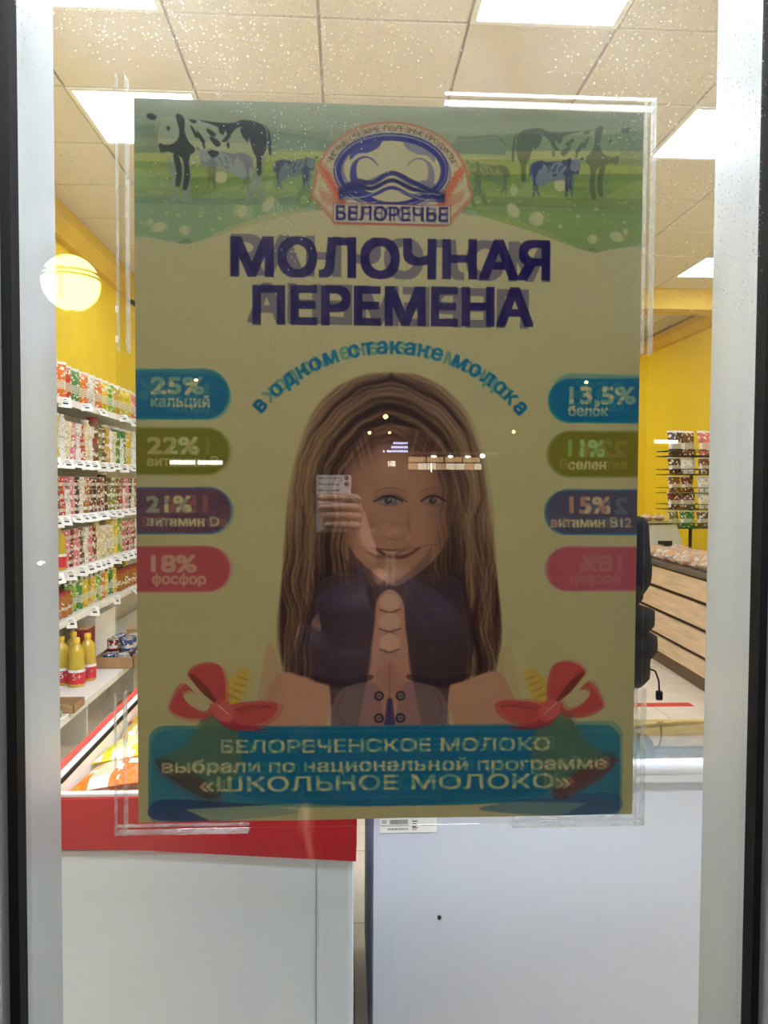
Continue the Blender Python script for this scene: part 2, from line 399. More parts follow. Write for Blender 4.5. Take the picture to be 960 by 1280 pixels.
        p.line(p.curve(q([(118,100),(112,150),(122,200)]),10), .8, dark, al*.7); p.line(p.curve(q([(500,96),(522,124),(526,160)]),10), 1.0*k, (150,150,132), al)
    cow(270, 150, 1.0, 1, (142,142,122), (18,26,28), .96)
    cow(692, 202, .44, -1, (84,94,104), (30,38,66), .9)
    cow(368, 199, .36, -1, (84,94,110), (30,38,72), .9)
    # --- emblem
    p.g = 1.0
    p.poly(np.vstack([p.ellp(490,232,97,80,0,50,180,360), [(592,244),(587,252),(558,283),(419,280),(394,250),(388,244)]]), (150,104,70))
    p.poly(np.vstack([p.ellp(490,232,94,77,0,50,180,360), [(589,244),(583,250),(556,280),(421,277),(397,249),(391,243)]]), (152,144,100))
    p.line(p.ellp(490,232,88,72,0,50,184,356), 1.2, (160,104,66))
    for sx in (-1, 1):
        for k in range(26):
            t = k/25; x = 490+sx*(86-28*t); y = 212+48*t; p.ell(x, y, 8, 2.6, (150,84,44), .7, sx*(-50+20*(k % 3)), 10)
            p.line([(x, y), (x+sx*8, y-9)], 1.0, (168,104,62), .7)
        p.poly([(490+sx*92,236),(490+sx*60,250),(490+sx*66,262),(490+sx*86,252)], (150,84,46), .5)
    p.ell(489,213,72,47,(38,42,92)); p.ell(489,213,69.5,44.5,(150,144,104)); p.ell(489,213,68.5,43.5,(34,38,88)); p.ell(489,214,62,38,(152,144,100))
    # swirls and waves
    p.poly(p.curve([(438,200),(440,186),(452,180),(468,178),(479,173),(474,184),(460,191),(448,192)],30,True), (44,46,92))
    p.poly(p.curve([(474,208),(462,198),(450,200),(446,214),(452,232),(466,246),(480,252),(462,252),(446,240),(438,222),(441,204),(454,195),(466,198)],60,True), (44,46,92))
    for dy, w, c in ((0,9,(36,36,78)), (9,8,(26,26,66)), (18,7,(44,46,88))):
        P = p.curve([(424,238+dy*.5),(446,226+dy*.6),(466,228+dy*.8),(490,216+dy),(514,226+dy),(534,236+dy*.7),(556,246+dy*.3)], 40); p.line(P, w*.65, c)
    p.line(p.curve([(430,248),(460,244),(490,230),(520,240),(552,243)],30), 1.5, (150,144,100))
    p.line(p.curve([(440,252),(470,252),(495,238),(525,248),(545,250)],30), 1.2, (150,144,100))
    p.arctext('ЧИСТЫЕ, СВЕЖИЕ, ПОЛЕЗНЫЕ ПРОДУКТЫ', 490, 222, 78, 58, -72, 72, 7.5, (50,48,40), .015, 1.0)
    p.poly([(417,253),(564,256),(564,281),(417,278)], (120,66,60)); p.poly([(418,254),(563,257),(563,280),(418,277)], (150,140,120))
    p.text('БЕЛОРЕЧЬЕ', 420, 561, 275, 277, 19, (30,24,72), .03)
    # --- headings
    p.g = 1.0
    p.text('МОЛОЧНАЯ', 288, 688, 344, 351, 51, navy, .036)
    p.text('ПЕРЕМЕНА', 316, 667, 404, 408.5, 50, navy, .035)
    p.arctext('в одном стакане молока', 487, 648, 208, 208, -50.5, 52, 22, cyan, .04, 1.0)
    # --- vitamin pills
    p.g = .72
    def pill(x0, x1, y0, y1, left, c, rim, lines):
        r = (y1-y0)/2; cy = (y0+y1)/2
        for d, cc in ((0, rim), (2.2, c)):
            rr_ = r-d
            if left: P = np.vstack([[(150,cy-rr_)], p.ellp(x1-r, cy, rr_, rr_, 0, 30, -90, 90), [(150,cy+rr_)]])
            else: P = np.vstack([[(830,cy+rr_)], p.ellp(x0+r, cy, rr_, rr_, 0, 30, 90, 270), [(830,cy-rr_)]])
            p.poly(P, cc)
        for body, a, b, yb, h, cc, off in lines: p.text(body, a, b, yb, yb+(.6 if b-a > 60 else .3), h, cc, off)
    wt = (182,184,150); pk = (200,170,150)
    pill(0,288,458,522,True,(24,86,128),(30,110,140),[('25%',189,256,490,23,wt,.03),('кальций',189,263,506,14.5,wt,.03)])
    pill(0,288,531,592,True,(98,98,26),(120,120,60),[('22%',184,250,565,23,wt,.03),('витамин В',184,274,580,13,(196,190,150),.03)])
    pill(0,290,606,665,True,(104,58,58),(70,80,110),[('21%',183,240,638,22,wt,.03),('витамин D',184,275,655,13,(186,180,160),.03)])
    pill(0,288,680,738,True,(146,66,62),(160,80,70),[('18%',189,246,713,23,wt,.03),('фосфор',190,258,728,14,wt,.03)])
    pill(685,0,472,528,False,(20,86,132),(30,110,150),[('13,5%',712,795,504,23,wt,.03),('белок',711,761,519,13.5,wt,.03)])
    pill(683,0,537,596,False,(104,96,28),(120,120,60),[('11%',711,757,570,23,(120,160,90),.03),('селен',711,759,586,13,(186,186,140),.03)])
    pill(681,0,611,668,False,(60,72,84),(50,100,130),[('15%',713,765,641,23,(206,140,100),.03),('витамин В12',690,791,658,13,(196,180,160),.03)])
    pill(682,0,682,738,False,(142,76,78),(150,90,100),[])
    # --- the girl
    p.g = .78
    Xc = X+(3.5*np.sin(Y/21+X/70)+2.5*np.sin(Y/11-X/45))*np.clip((Y-600)/90, 0, 1)
    yy = np.minimum(Y, 650)
    rad = np.sqrt((Xc-490)**2+((yy-650)/1.22)**2); th_ = np.arctan2(Xc-490, 655-yy)
    rad = rad+1.2*np.sin(th_*9)+.8*np.sin(th_*23+rad/9); rq = rad+20*np.abs(th_)
    st = vnoise(rq/7+40, 1)*.36+vnoise(rq/3.0+th_*1.5+90, 2)*.36+vnoise(rq/1.3+th_*3+60, 3)*.28
    hair = p.curve([(488,464),(520,466),(552,482),(580,512),(598,556),(608,600),(615,650),(622,710),(629,775),(626,820),(612,850),(560,860),(420,860),(366,850),(352,820),(350,775),(354,700),(358,640),(364,595),(374,556),(391,513),(420,482),(456,467)], 120, True)
    r = p.pmask(hair); m, sl = r; hm = np.zeros((SSH,SSW), np.float32); hm[sl] = m
    for ax in (0, 1):
        for _ in range(6): hm = (np.roll(hm,3,ax)+hm*2+np.roll(hm,-3,ax))/4
    edge = np.clip((hm-.12)*1.35-(1-hm)*(.9*(1-st)), 0, 1)
    p.soft(edge, (108,82,56), .93)
    outer = np.clip((np.abs(X-490)-78-(Y-520)*.12)/30, 0, 1)*np.clip((690-Y)/70, 0, 1)
    p.soft(edge*outer, (132,110,76), .5)
    p.soft(edge*np.clip((.50-st)*4.5,0,1)*(1-.5*outer), (40,26,22), .92)
    p.soft(edge*np.clip((st-.60)*5,0,1), (152,126,88), .65)
    crown = np.exp(-((X-490)/58)**2-((Y-500)/36)**2); p.soft(edge*crown*np.clip((.75-st)*2.4,0,1), (44,28,24), .75)
    p.blob(489,470,4,9,(40,26,24),.8)
    dk = np.clip((Y-640)/110,0,1)*np.clip((np.abs(X-490)-58)/16,0,1); p.soft(edge*dk*np.clip((.80-st)*2.2,0,1), (38,18,22), .85)
    for k in range(150):
        sd = rr.choice((-1,1)); t = rr.random(); x0 = 490+sd*(86+34*t+rr.uniform(-10,12)); y0 = 590+t*190+rr.uniform(-20,20)
        p.line(p.curve([(x0-sd*10,y0-36),(x0,y0),(x0+sd*rr.uniform(2,12),y0+40),(x0+sd*rr.uniform(-3,16),y0+85)],10), .7, rr.choice([(96,74,50),(140,118,84),(70,48,36)]), .45)
    # shoulders and arms
    p.poly(p.curve([(356,838),(340,860),(326,905),(326,930),(404,930),(410,905),(420,862),(396,850)],50,True), (152,116,84))
    p.poly(p.curve([(338,800),(326,850),(318,905),(318,930),(336,930),(340,880),(352,845)],40,True), (146,112,80), .8)
    p.poly(p.curve([(622,838),(640,860),(654,905),(654,930),(574,930),(570,905),(560,862),(584,850)],50,True), (152,116,84))
    # dark dress behind the arms
    p.poly(p.curve([(410,712),(450,742),(470,752),(510,752),(530,742),(572,712),(592,770),(590,830),(566,850),(560,905),(556,930),(420,930),(416,905),(412,850),(392,830),(388,770)],60,True), (50,36,40), .82)
    p.blob(440,752,34,30,(34,30,66),.55); p.blob(540,752,36,34,(34,30,66),.6); p.blob(489,780,60,60,(66,44,48),.35)
    p.poly([(436,680),(546,680),(540,770),(440,770)], (58,40,40), .8)
    # face
    face = p.curve([(430,600),(440,562),(462,538),(490,530),(520,534),(546,548),(563,576),(569,612),(566,648),(557,680),(536,706),(514,722),(496,731),(478,722),(452,700),(436,676),(429,640)],90,True)
    p.poly(face, (136,102,74))
    m2, s2 = p.pmask(face); fm = np.zeros((SSH,SSW), np.float32); fm[s2] = m2
    for ax in (0, 1):
        for _ in range(2): fm = (np.roll(fm,2,ax)+fm*2+np.roll(fm,-2,ax))/4
    p.blob(565,640,20,100,(80,52,40),.8,mul=fm); p.blob(432,640,18,100,(84,56,42),.7,mul=fm); p.blob(500,578,44,24,(152,116,84),.6,mul=fm)
    p.blob(470,672,20,16,(148,110,82),.5,mul=fm); p.blob(536,668,18,18,(146,108,80),.5,mul=fm); p.blob(498,716,26,12,(160,124,92),.6,mul=fm)
    for sx in (-1, 1): p.blob(495+sx*52,718,24,9,(60,40,40),.6,rot=-sx*38,mul=fm)
    # fringe swept to both sides of the forehead
    fr = np.exp(-((rad-88)/15.)**2)*np.clip((640-Y)/50,0,1)*fm
    p.soft(fr*np.clip((.80-st)*2.2,0,1), (62,42,34), .85)
    b = np.clip((602-Y-.55*np.abs(X-490))/30+.35, 0, 1)*np.clip((np.abs(X-490)-14)/22, 0, 1)*fm
    sv = vnoise((X-490)*.34+(Y-560)*.10*np.sign(X-490)+60, 5)*.6+vnoise((X-490)*.8+(Y-560)*.2*np.sign(X-490)+90, 6)*.4
    p.soft(b*np.clip((.62-sv)*3.4,0,1), (72,50,38), .8); p.soft(b*np.clip((sv-.6)*4,0,1), (150,120,88), .55)
    # eyes
    for ex, sc in ((487,1.0),(543,.86)):
        p.blob(ex,620,22*sc,11,(92,62,48),.75)
        p.poly(p.curve([(ex-17*sc,625),(ex-7*sc,621),(ex+3*sc,620),(ex+16*sc,625),(ex+4*sc,629),(ex-8*sc,629)],30,True), (118,104,92))
        p.ell(ex-1,624.3,5,4.6,(40,40,42)); p.ell(ex+.5,622.6,1.1,1.1,(170,170,160))
        p.line(p.curve([(ex-19*sc,625.5),(ex-8*sc,619.5),(ex+3*sc,618.5),(ex+18*sc,625)],14), 2.6, (30,20,20)); p.line(p.curve([(ex-14*sc,627),(ex,630.5),(ex+14*sc,627)],10), .9, (66,42,36), .8)
        p.line(p.curve([(ex-20*sc,614),(ex-6*sc,608.5),(ex+8*sc,608.5),(ex+21*sc,613)],14), 2.2, (94,66,48), .5)
    # nose
    p.blob(512,650,5,24,(98,68,52),.4); p.blob(494,664,11,8,(152,114,86),.6)
    p.line(p.curve([(482,668),(488,671),(495,673),(504,671),(511,666)],12), 1.5, (86,54,44), .6)
    # smile
    p.poly(p.curve([(470,684),(484,685),(498,687),(514,686),(528,682),(518,691),(504,697),(488,696),(476,690)],40,True), (74,34,34))
    p.poly(p.curve([(478,686),(492,687.5),(506,687.5),(520,685),(508,691),(494,692.5),(484,690)],30,True), (140,118,94))
    p.line(p.curve([(452,682),(470,683),(490,685.5),(514,685),(536,680),(550,679)],18), 1.1, (88,52,44), .8)
    # pale streaks below the lip
    for x, c, a in ((485,(170,146,112),.34),(492,(170,146,112),.34)): p.poly(p.curve([(x-2.6,690),(x+2.6,690),(x+2.4,710),(x+1.2,729),(x-1.2,729),(x-2.4,710)],24,True), c, a)
    # clasped hands
    p.poly(p.curve([(470,756),(476,742),(488,735),(500,742),(506,756),(508,784),(512,812),(518,850),(528,905),(528,930),(450,930),(450,905),(460,850),(464,812),(468,784)],60,True), (150,112,86))
    p.blob(489,850,26,36,(120,84,66),.5)
    for y, rx in ((752,13),(776,14),(802,13)):
        p.ell(488,y,rx,11.5,(166,128,98)); p.line(p.curve([(488-rx,y+8),(488,y+12.5),(488+rx,y+8)],10), 1.6, (70,42,38), .85)
        p.line([(480,y+16),(496,y+8)], .9, (84,52,44), .6); p.line([(496,y+16),(480,y+8)], .9, (84,52,44), .6)
    p.line([(488,826),(488,925)], 1.6, (90,60,50), .6)
    # sheer sleeves
    for sx, c in ((-1,(74,56,52)), (1,(70,56,50))):
        P = p.curve([(489+sx*26,724),(489+sx*58,716),(489+sx*86,726),(489+sx*93,760),(489+sx*99,796),(489+sx*94,840),(489+sx*60,850),(489+sx*28,846),(489+sx*22,800),(489+sx*18,756)],50,True)
        p.poly(P, c, .55); p.line(P, .9, (112,92,80), .45, closed=True)
        for k in range(12):
            x0 = 489+sx*rr.uniform(22,50); y0 = 732+k*8.5
            p.line(p.curve([(x0,y0),(x0+sx*16,y0-5),(x0+sx*30,y0-2),(x0+sx*42,y0+8)],18), .9, [(112,92,80),(40,28,34)][k % 2], .32)
        p.poly(p.curve([(489+sx*24,842),(489+sx*60,848),(489+sx*96,841),(489+sx*94,848),(489+sx*60,856),(489+sx*26,850)],30,True), (44,32,34), .7)
        p.poly(p.curve([(489+sx*16,856),(489+sx*34,852),(489+sx*62,862),(489+sx*74,890),(489+sx*66,930),(489+sx*6,930),(489+sx*8,895)],40,True), (112,90,82), .7)
        p.line(p.curve([(489+sx*56,862),(489+sx*66,885),(489+sx*56,905)],10), 1.2, (60,44,44), .5)
        for y in (869,897): p.ell(489+sx*13.5,y,6.2,6.2,(44,32,36)); p.ell(489+sx*13.5,y,3.6,3.6,(112,96,88)); p.ell(489+sx*13.5,y,1.4,1.4,(50,40,42))
    p.poly([(486,872),(492,872),(499,930),(479,930)], (34,32,72), .8)
    # --- ribbon banner
    p.g = .7
    def rrect(x0,x1,y0,y1,r): return np.vstack([p.ellp(x0+r,y0+r,r,r,0,8,180,270), p.ellp(x1-r,y0+r,r,r,0,8,270,360), p.ellp(x1-r,y1-r,r,r,0,8,0,90), p.ellp(x0+r,y1-r,r,r,0,8,90,180)])
    p.poly(rrect(185,778,906,1026,20), (44,98,128))
    p.poly(p.curve([(185,1010),(200,1000),(235,1000),(300,1004),(360,1010),(300,1024),(230,1027),(190,1024)],30,True), (30,46,76)); p.poly([(232,1012),(400,1003),(590,1003),(745,1010),(700,1020),(480,1028),(262,1026)], (150,142,96))
    p.poly(p.curve([(600,1012),(660,1000),(740,996),(772,1004),(778,1016),(760,1022),(690,1020)],30,True), (62,92,100))
    p.poly(np.vstack([[(276,908),(686,908)], p.curve([(690,930),(696,960),(690,985),(650,1002),(480,1008),(330,1000),(284,986),(272,960),(276,930)],40)]), (10,82,138))
    for k in range(96):
        x = 200+k*6; p.line([(x,913),(x+3,913)], 1, (150,170,160), .6); p.line([(x,997),(x+3,997)], 1, (130,160,160), .5)
    # bells and bows
    for sx in (-1, 1):
        f = lambda P: [(484+sx*(484-x), y) for x, y in P] if sx == 1 else P
        g = lambda x: 484+sx*(484-x) if sx == 1 else x
        p.poly(p.curve(f([(250,900),(272,884),(290,900),(302,930),(300,960),(282,985),(262,994),(232,976),(196,950),(214,940),(236,925)]),50,True), (70,90,64), .88)
        p.poly(p.curve(f([(193,948),(216,950),(250,970),(276,990),(264,1000),(236,988),(206,968)]),30,True), (110,52,50) if sx == 1 else (50,56,40), .9)
        p.poly(p.curve(f([(276,880),(284,850),(298,838),(304,833),(311,838),(308,856),(294,884)]),24,True), (176,134,56))
        for k in range(4): p.line(f([(283+k*5,866-k*7),(298+k*4,872-k*8)]), 1.6, (120,90,40), .8)
        # bow
        c1 = (150,62,54); c2 = (104,46,38)
        p.poly(p.curve(f([(274,884),(258,868),(240,850),(234,840),(244,830),(262,826),(276,832),(282,852),(282,874)]),40,True), c1)
        p.poly(p.curve(f([(236,840),(248,846),(262,862),(272,878),(256,868),(242,852)]),24,True), c2)
        p.poly(p.curve(f([(274,886),(250,870),(228,852),(212,874),(212,886),(232,896),(256,896)]),40,True), c1)
        p.poly(p.curve(f([(262,876),(240,862),(228,866),(238,880),(256,888)]),24,True), (150,140,96))
        p.line(p.curve(f([(230,852),(214,872),(210,886)]),10), 2, (196,110,90), .8)
        p.poly(p.curve(f([(284,884),(306,876),(344,876),(346,888),(334,900),(310,906),(290,902)]),40,True), c1); p.line(p.curve(f([(290,888),(316,882),(342,882)]),12), 2.5, c2, .8)
        p.poly(p.curve(f([(280,890),(300,904),(330,908),(318,912),(290,910),(274,902)]),24,True), (130,44,48))
        p.poly(p.curve(f([(266,878),(282,874),(294,888),(286,902),(268,894)]),24,True), (186,76,66)); p.line(f([(270,878),(286,892)]), 1.4, (220,160,120), .8)
    wt2 = (170,172,134)
    p.text('БЕЛОРЕЧЕНСКОЕ МОЛОКО', 276, 690, 941, 938, 17, wt2, .022)
    p.text('выбрали по национальной программе', 202, 762, 966, 962, 17, wt2, .022)
    p.text('«ШКОЛЬНОЕ МОЛОКО»', 249, 716, 990, 986, 20, (172,184,160), .03)
    return p
#@@END_PAINT

# ------------------------------------------------------------------ materials
def tile_mat():
    return mat('ceiling_board', (228, 222, 214), .9, var=.10, scale=90, bump=.25, spec=.2)
M_ = dict(
    yellow=mat('yellow_paint', (252, 222, 46), .65, var=.05, scale=3),
    cornice=mat('cornice_paint', (226, 190, 66), .7, var=.08, scale=5),
    board=tile_mat(), grid=mat('ceiling_grid', (200, 190, 176), .7),
    floor=mat('floor_tile', (226, 214, 196), .6, var=.10, scale=6, spec=.25),
    grout=mat('grout', (168, 150, 124), .9), redtape=mat('red_tape', (206, 70, 50), .6),
    white=mat('white_enamel', (220, 230, 242), .45, var=.03, scale=4),
    shelfw=mat('shelf_white', (236, 234, 226), .5, var=.03), shelfback=mat('shelf_back', (210, 206, 196), .6),
    red=mat('red_plastic', (172, 5, 22), .35, var=.05, scale=3, coat=.3), redstripe=mat('red_stripe', (206, 56, 48), .5),
    black=mat('black_rubber', (8, 8, 9), .7, spec=.15), dgrey=mat('dark_aluminium', (52, 54, 56), .4, metal=.6),
    alu=mat('brushed_aluminium', (196, 198, 200), .32, metal=.9, var=.08, scale=40, stretch=(1, 1, .05)),
    upvc=mat('white_profile', (178, 184, 188), .22, var=.03, scale=8),
    rim=mat('grey_rim', (150, 154, 156), .4), silver=mat('silver_rim', (214, 218, 226), .28, metal=.35),
    brass=mat('brass_rim', (206, 176, 104), .35, metal=.5),
    card=mat('cardboard', (176, 140, 100), .85, var=.12, scale=20), cardin=mat('cardboard_inside', (150, 118, 84), .9),
    chrome=mat('chrome', (220, 220, 220), .18, metal=1.0), paper=mat('price_paper', (240, 240, 236), .7, var=.02),
    ink=mat('black_ink', (24, 24, 26), .7), blackiron=mat('black_wire', (30, 32, 26), .5), greeniron=mat('green_wire', (66, 96, 34), .5),
    skin=mat('skin', (206, 158, 130), .55, var=.06, scale=20), hairm=mat('dark_hair', (34, 26, 22), .6, var=.3, scale=60, stretch=(1, 1, .1)),
    jacket=mat('navy_puffer', (14, 18, 30), .75, var=.25, scale=14, bump=.3, spec=.15), trouser=mat('dark_trouser', (28, 28, 34), .8),
    boot=mat('black_boot', (20, 18, 18), .5), ocoat=mat('plum_coat', (34, 26, 44), .7, var=.2, scale=18),
    scalem=mat('scale_grey', (196, 194, 184), .5), bagclear=mat('clear_bag', (236, 230, 222), .25, var=.15, scale=30, bump=.4, spec=.8, trans=.35),
    bread=mat('bread_crust', (216, 160, 100), .7, var=.25, scale=14), pave=mat('pavement', (70, 70, 74), .85, var=.2, scale=6),
    pole=mat('street_pole', (30, 30, 32), .6), outwall=mat('outer_wall', (60, 58, 58), .9),
    glassj=mat('jar_glass', (200, 200, 190), .1, var=.1, objcol=True, spec=.8),
)
def wood_mat():
    m = mat('pale_oak', (232, 206, 176), .5, var=.22, scale=5, stretch=(.6, .6, 9)); return m
M_['wood'] = wood_mat(); M_['woodgap'] = mat('dark_slot', (64, 48, 36), .8); M_['woodtop'] = mat('grey_brown_edge', (96, 84, 78), .6); M_['plinth'] = mat('counter_plinth', (104, 84, 66), .7)
# packaging: obj.color with printed patches and a lighter label
def pack_mat(name, scale, rough, lab=(240, 236, 226), thr=.55, bump=.2):
    m = bpy.data.materials.new(name); m.use_nodes = True; N = m.node_tree.nodes; L = m.node_tree.links; p = N['Principled BSDF']
    p.inputs['Roughness'].default_value = rough
    tc = N.new('ShaderNodeTexCoord'); oi = N.new('ShaderNodeObjectInfo')
    ad = N.new('ShaderNodeVectorMath'); ad.operation = 'ADD'
    cb = N.new('ShaderNodeCombineXYZ'); ml = N.new('ShaderNodeMath'); ml.operation = 'MULTIPLY'; ml.inputs[1].default_value = 37
    L.new(oi.outputs['Random'], ml.inputs[0]); L.new(ml.outputs[0], cb.inputs[0]); L.new(ml.outputs[0], cb.inputs[2])
    L.new(tc.outputs['Object'], ad.inputs[0]); L.new(cb.outputs[0], ad.inputs[1])
    v = N.new('ShaderNodeTexVoronoi'); v.inputs['Scale'].default_value = scale; v.distance = 'CHEBYCHEV'; L.new(ad.outputs[0], v.inputs['Vector'])
    sc = N.new('ShaderNodeSeparateColor'); L.new(v.outputs['Color'], sc.inputs[0])
    g = N.new('ShaderNodeMath'); g.operation = 'GREATER_THAN'; g.inputs[1].default_value = thr; L.new(sc.outputs[0], g.inputs[0])
    mx = N.new('ShaderNodeMix'); mx.data_type = 'RGBA'; mx.inputs[7].default_value = srgb(*lab); L.new(g.outputs[0], mx.inputs[0]); L.new(oi.outputs['Color'], mx.inputs[6])
    g2 = N.new('ShaderNodeMath'); g2.operation = 'GREATER_THAN'; g2.inputs[1].default_value = .78; L.new(sc.outputs[1], g2.inputs[0])
    hs = N.new('ShaderNodeHueSaturation'); hs.inputs['Hue'].default_value = .56; hs.inputs['Value'].default_value = .55; L.new(oi.outputs['Color'], hs.inputs['Color'])
    m2 = N.new('ShaderNodeMix'); m2.data_type = 'RGBA'; L.new(g2.outputs[0], m2.inputs[0]); L.new(mx.outputs[2], m2.inputs[6]); L.new(hs.outputs[0], m2.inputs[7])
    # a paler label band with lines across the middle of the pack
    sg = N.new('ShaderNodeSeparateXYZ'); L.new(tc.outputs['Generated'], sg.inputs[0])
    def M2(op, a, b_):
        q = N.new('ShaderNodeMath'); q.operation = op
        for k_, vv in ((0, a), (1, b_)):
            if isinstance(vv, (int, float)): q.inputs[k_].default_value = vv
            else: L.new(vv, q.inputs[k_])
        return q.outputs[0]
    z = sg.outputs[2]; y = sg.outputs[1]
    band = M2('MULTIPLY', M2('GREATER_THAN', z, .26), M2('LESS_THAN', z, .52))
    ln = M2('GREATER_THAN', M2('FRACT', M2('MULTIPLY', z, 26), 0), .55); bl_ = M2('MULTIPLY', band, M2('MULTIPLY', ln, M2('LESS_THAN', M2('ABSOLUTE', M2('SUBTRACT', y, .5), 0), .3)))
    m3 = N.new('ShaderNodeMix'); m3.data_type = 'RGBA'; m3.inputs[7].default_value = srgb(*lab); L.new(M2('MULTIPLY', band, .85), m3.inputs[0]); L.new(m2.outputs[2], m3.inputs[6])
    m4 = N.new('ShaderNodeMix'); m4.data_type = 'RGBA'; L.new(bl_, m4.inputs[0]); L.new(m3.outputs[2], m4.inputs[6]); L.new(hs.outputs[0], m4.inputs[7])
    L.new(m4.outputs[2], p.inputs['Base Color'])
    if bump:
        nz = N.new('ShaderNodeTexNoise'); nz.inputs['Scale'].default_value = 35; L.new(ad.outputs[0], nz.inputs['Vector'])
        b = N.new('ShaderNodeBump'); b.inputs['Strength'].default_value = bump; b.inputs['Distance'].default_value = .02; L.new(nz.outputs['Fac'], b.inputs['Height']); L.new(b.outputs[0], p.inputs['Normal'])
    return m
PACK = pack_mat('printed_pack', 60, .3, thr=.80, bump=.5); LABEL = pack_mat('printed_label', 90, .4, thr=.8, bump=0)
TINT = mat('tinted', (200, 200, 200), .35, objcol=True, var=.08); LID = mat('tinted_lid', (200, 200, 200), .3, objcol=True, metal=.2)
def tinted(o, c=None):
    o['tint'] = 1
    if c: o.color = (*srgb(*c)[:3], 1)
    return o

# ------------------------------------------------------------------ the setting: floor, walls, ceiling
XL, XR, YB, YF, HC = CX-1.97, CX+3.9, 9.8, .085, CZ+1.85
fl = MB().box(XL-.1, XR+.1, YF, YB+.1, -.06, -.004).obj('floor', M_['grout']); tag(fl, kind='structure')
t0 = MB().bevbox(-.2475, .2475, -.2475, .2475, -.02, 0, .002).mesh('floor_tile')
t0.materials.append(M_['floor'])
nx = int(math.ceil((XR-XL)/.5)); ny = int((YB-YF)/.5)+1
for i in range(nx):
    for j in range(ny):
        x = XL+.25+i*.5; y = YF+.25+j*.5
        if y+.24 > YB or x+.24 > XR: continue
        o = bpy.data.objects.new('floor_tile', t0); COL.objects.link(o); o.parent = fl; o.location = (x, y, 0)
for n, b, m in (('wall_left', (XL-.1, XL, YF, YB, 0, HC), 'yellow'), ('wall_right', (XR, XR+.1, YF, YB, 0, HC), 'yellow'), ('wall_back', (XL, XR, YB, YB+.1, 0, HC), 'yellow')):
    tag(MB().box(*b).obj(n, M_[m]), kind='structure')
# front wall around the window
fw = MB(); WX0, WX1, WZ0, WZ1 = CX-.40, CX+.52, .25, 2.35
fw.box(XL-.1, WX0, -.02, YF, 0, HC); fw.box(WX1, XR+.1, -.02, YF, 0, HC); fw.box(WX0, WX1, -.02, YF, WZ1, HC); fw.box(WX0, WX1, -.02, YF, 0, WZ0)
fwo = tag(fw.obj('wall_front', M_['outwall']), kind='structure')
li = MB()  # unseen white lining, added to bounce light onto the freezer fronts
for a, b, c, d in ((XL, WX0-.02, 0, HC), (WX1+.02, XR, 0, HC), (WX0-.02, WX1+.02, WZ1+.06, HC), (WX0-.02, WX1+.02, 0, WZ0-.06)): li.box(a, b, YF, YF+.012, c, d)
li.obj('bounce_lining', mat('white_paint', (240, 240, 238), .7), fwo)
for k in range(3):  # unseen battens, added to brighten the freezer fronts
    bt = empty('fill_batten', (CX-1.2+k*1.5, .30, HC-.075), label=f'long white fill tube added out of view over the window, {["left", "middle", "right"][k]} one', cat='light', group='added fill tubes over the window')
    MB().bevbox(-.64, .64, -.04, .04, .03, .067, .006).obj('housing', M_['paper'], bt); MB().lathe([(.018, -.6), (.018, .6)], 12, Matrix.Translation((0, 0, .008)) @ Matrix.Rotation(math.pi/2, 4, 'Y')).obj('tube', emit('fill_tube_glow', (.76, .90, 1.16), BATTEN_FILL), bt)
    MB().box(-.62, -.60, -.015, .015, -.01, .03).obj('end_cap', M_['paper'], bt); MB().box(.60, .62, -.015, .015, -.01, .03).obj('end_cap', M_['paper'], bt)
# ceiling: grid slab with boards hung under it; light panels take the place of some boards
ce = MB().box(XL-.1, XR+.1, -.02, YB+.1, HC+.012, HC+.08).obj('ceiling', M_['grid']); tag(ce, kind='structure')
gx0 = CX-1.91; gy0 = CY+.72
lights = {(0, 1), (2, 1), (4, 1), (6, 1), (8, 1), (1, 3), (4, 3), (7, 3), (1, 5), (6, 5), (1, 8), (4, 8), (8, 9), (6, 12), (2, 12), (4, 14), (7, 15), (2, 16)}  # row nearest the window is out of view, added to light the freezers
cb_ = MB().bevbox(-.294, .294, -.294, .294, 0, .02, .004).mesh('ceiling_tile'); cb_.materials.append(M_['board'])
EM = emit('light_panel', (.88, .96, 1.12), PANEL_POWER)
lp = None
for i in range(-1, 10):
    for j in range(0, 17):
        x = gx0+.3+i*.6; y = gy0+.3+j*.6
        if x-.29 < XL or x+.29 > XR or y-.29 < YF or y+.29 > YB: continue
        if (i, j) in lights:
            if lp is None:
                lp = empty('ceiling_light', label='lit square panel', cat='light', group='square lit panels in the ceiling grid')
                fr = MB().box(-.297, .297, -.297, -.275, -.004, .016).box(-.297, .297, .275, .297, -.004, .016).box(-.297, -.275, -.275, .275, -.004, .016).box(.275, .297, -.275, .275, -.004, .016).obj('frame', M_['paper'], lp)
                MB().box(-.275, .275, -.275, .275, .002, .012).obj('diffuser', EM, lp)
            
            row = {1: 'added unseen row nearest the window', 3: 'second row from the window', 5: 'third row from the window', 8: 'fourth row from the window', 9: 'fourth row from the window', 12: 'fifth row from the window', 14: 'sixth row from the window', 15: 'seventh row from the window', 16: 'back row'}[j]
            c_ = 'leftmost' if i == 0 else 'far left' if i <= 1 else 'left' if i <= 3 else 'middle' if i == 4 else 'right' if i <= 6 else 'far right' if i == 7 else 'rightmost'
            place(lp, (x, y, HC-.008), label=f'square white lit ceiling panel, {c_} one in the {row}')
        else:
            o = bpy.data.objects.new('ceiling_tile', cb_); COL.objects.link(o); o.parent = ce; o.location = (x, y, HC-.008)
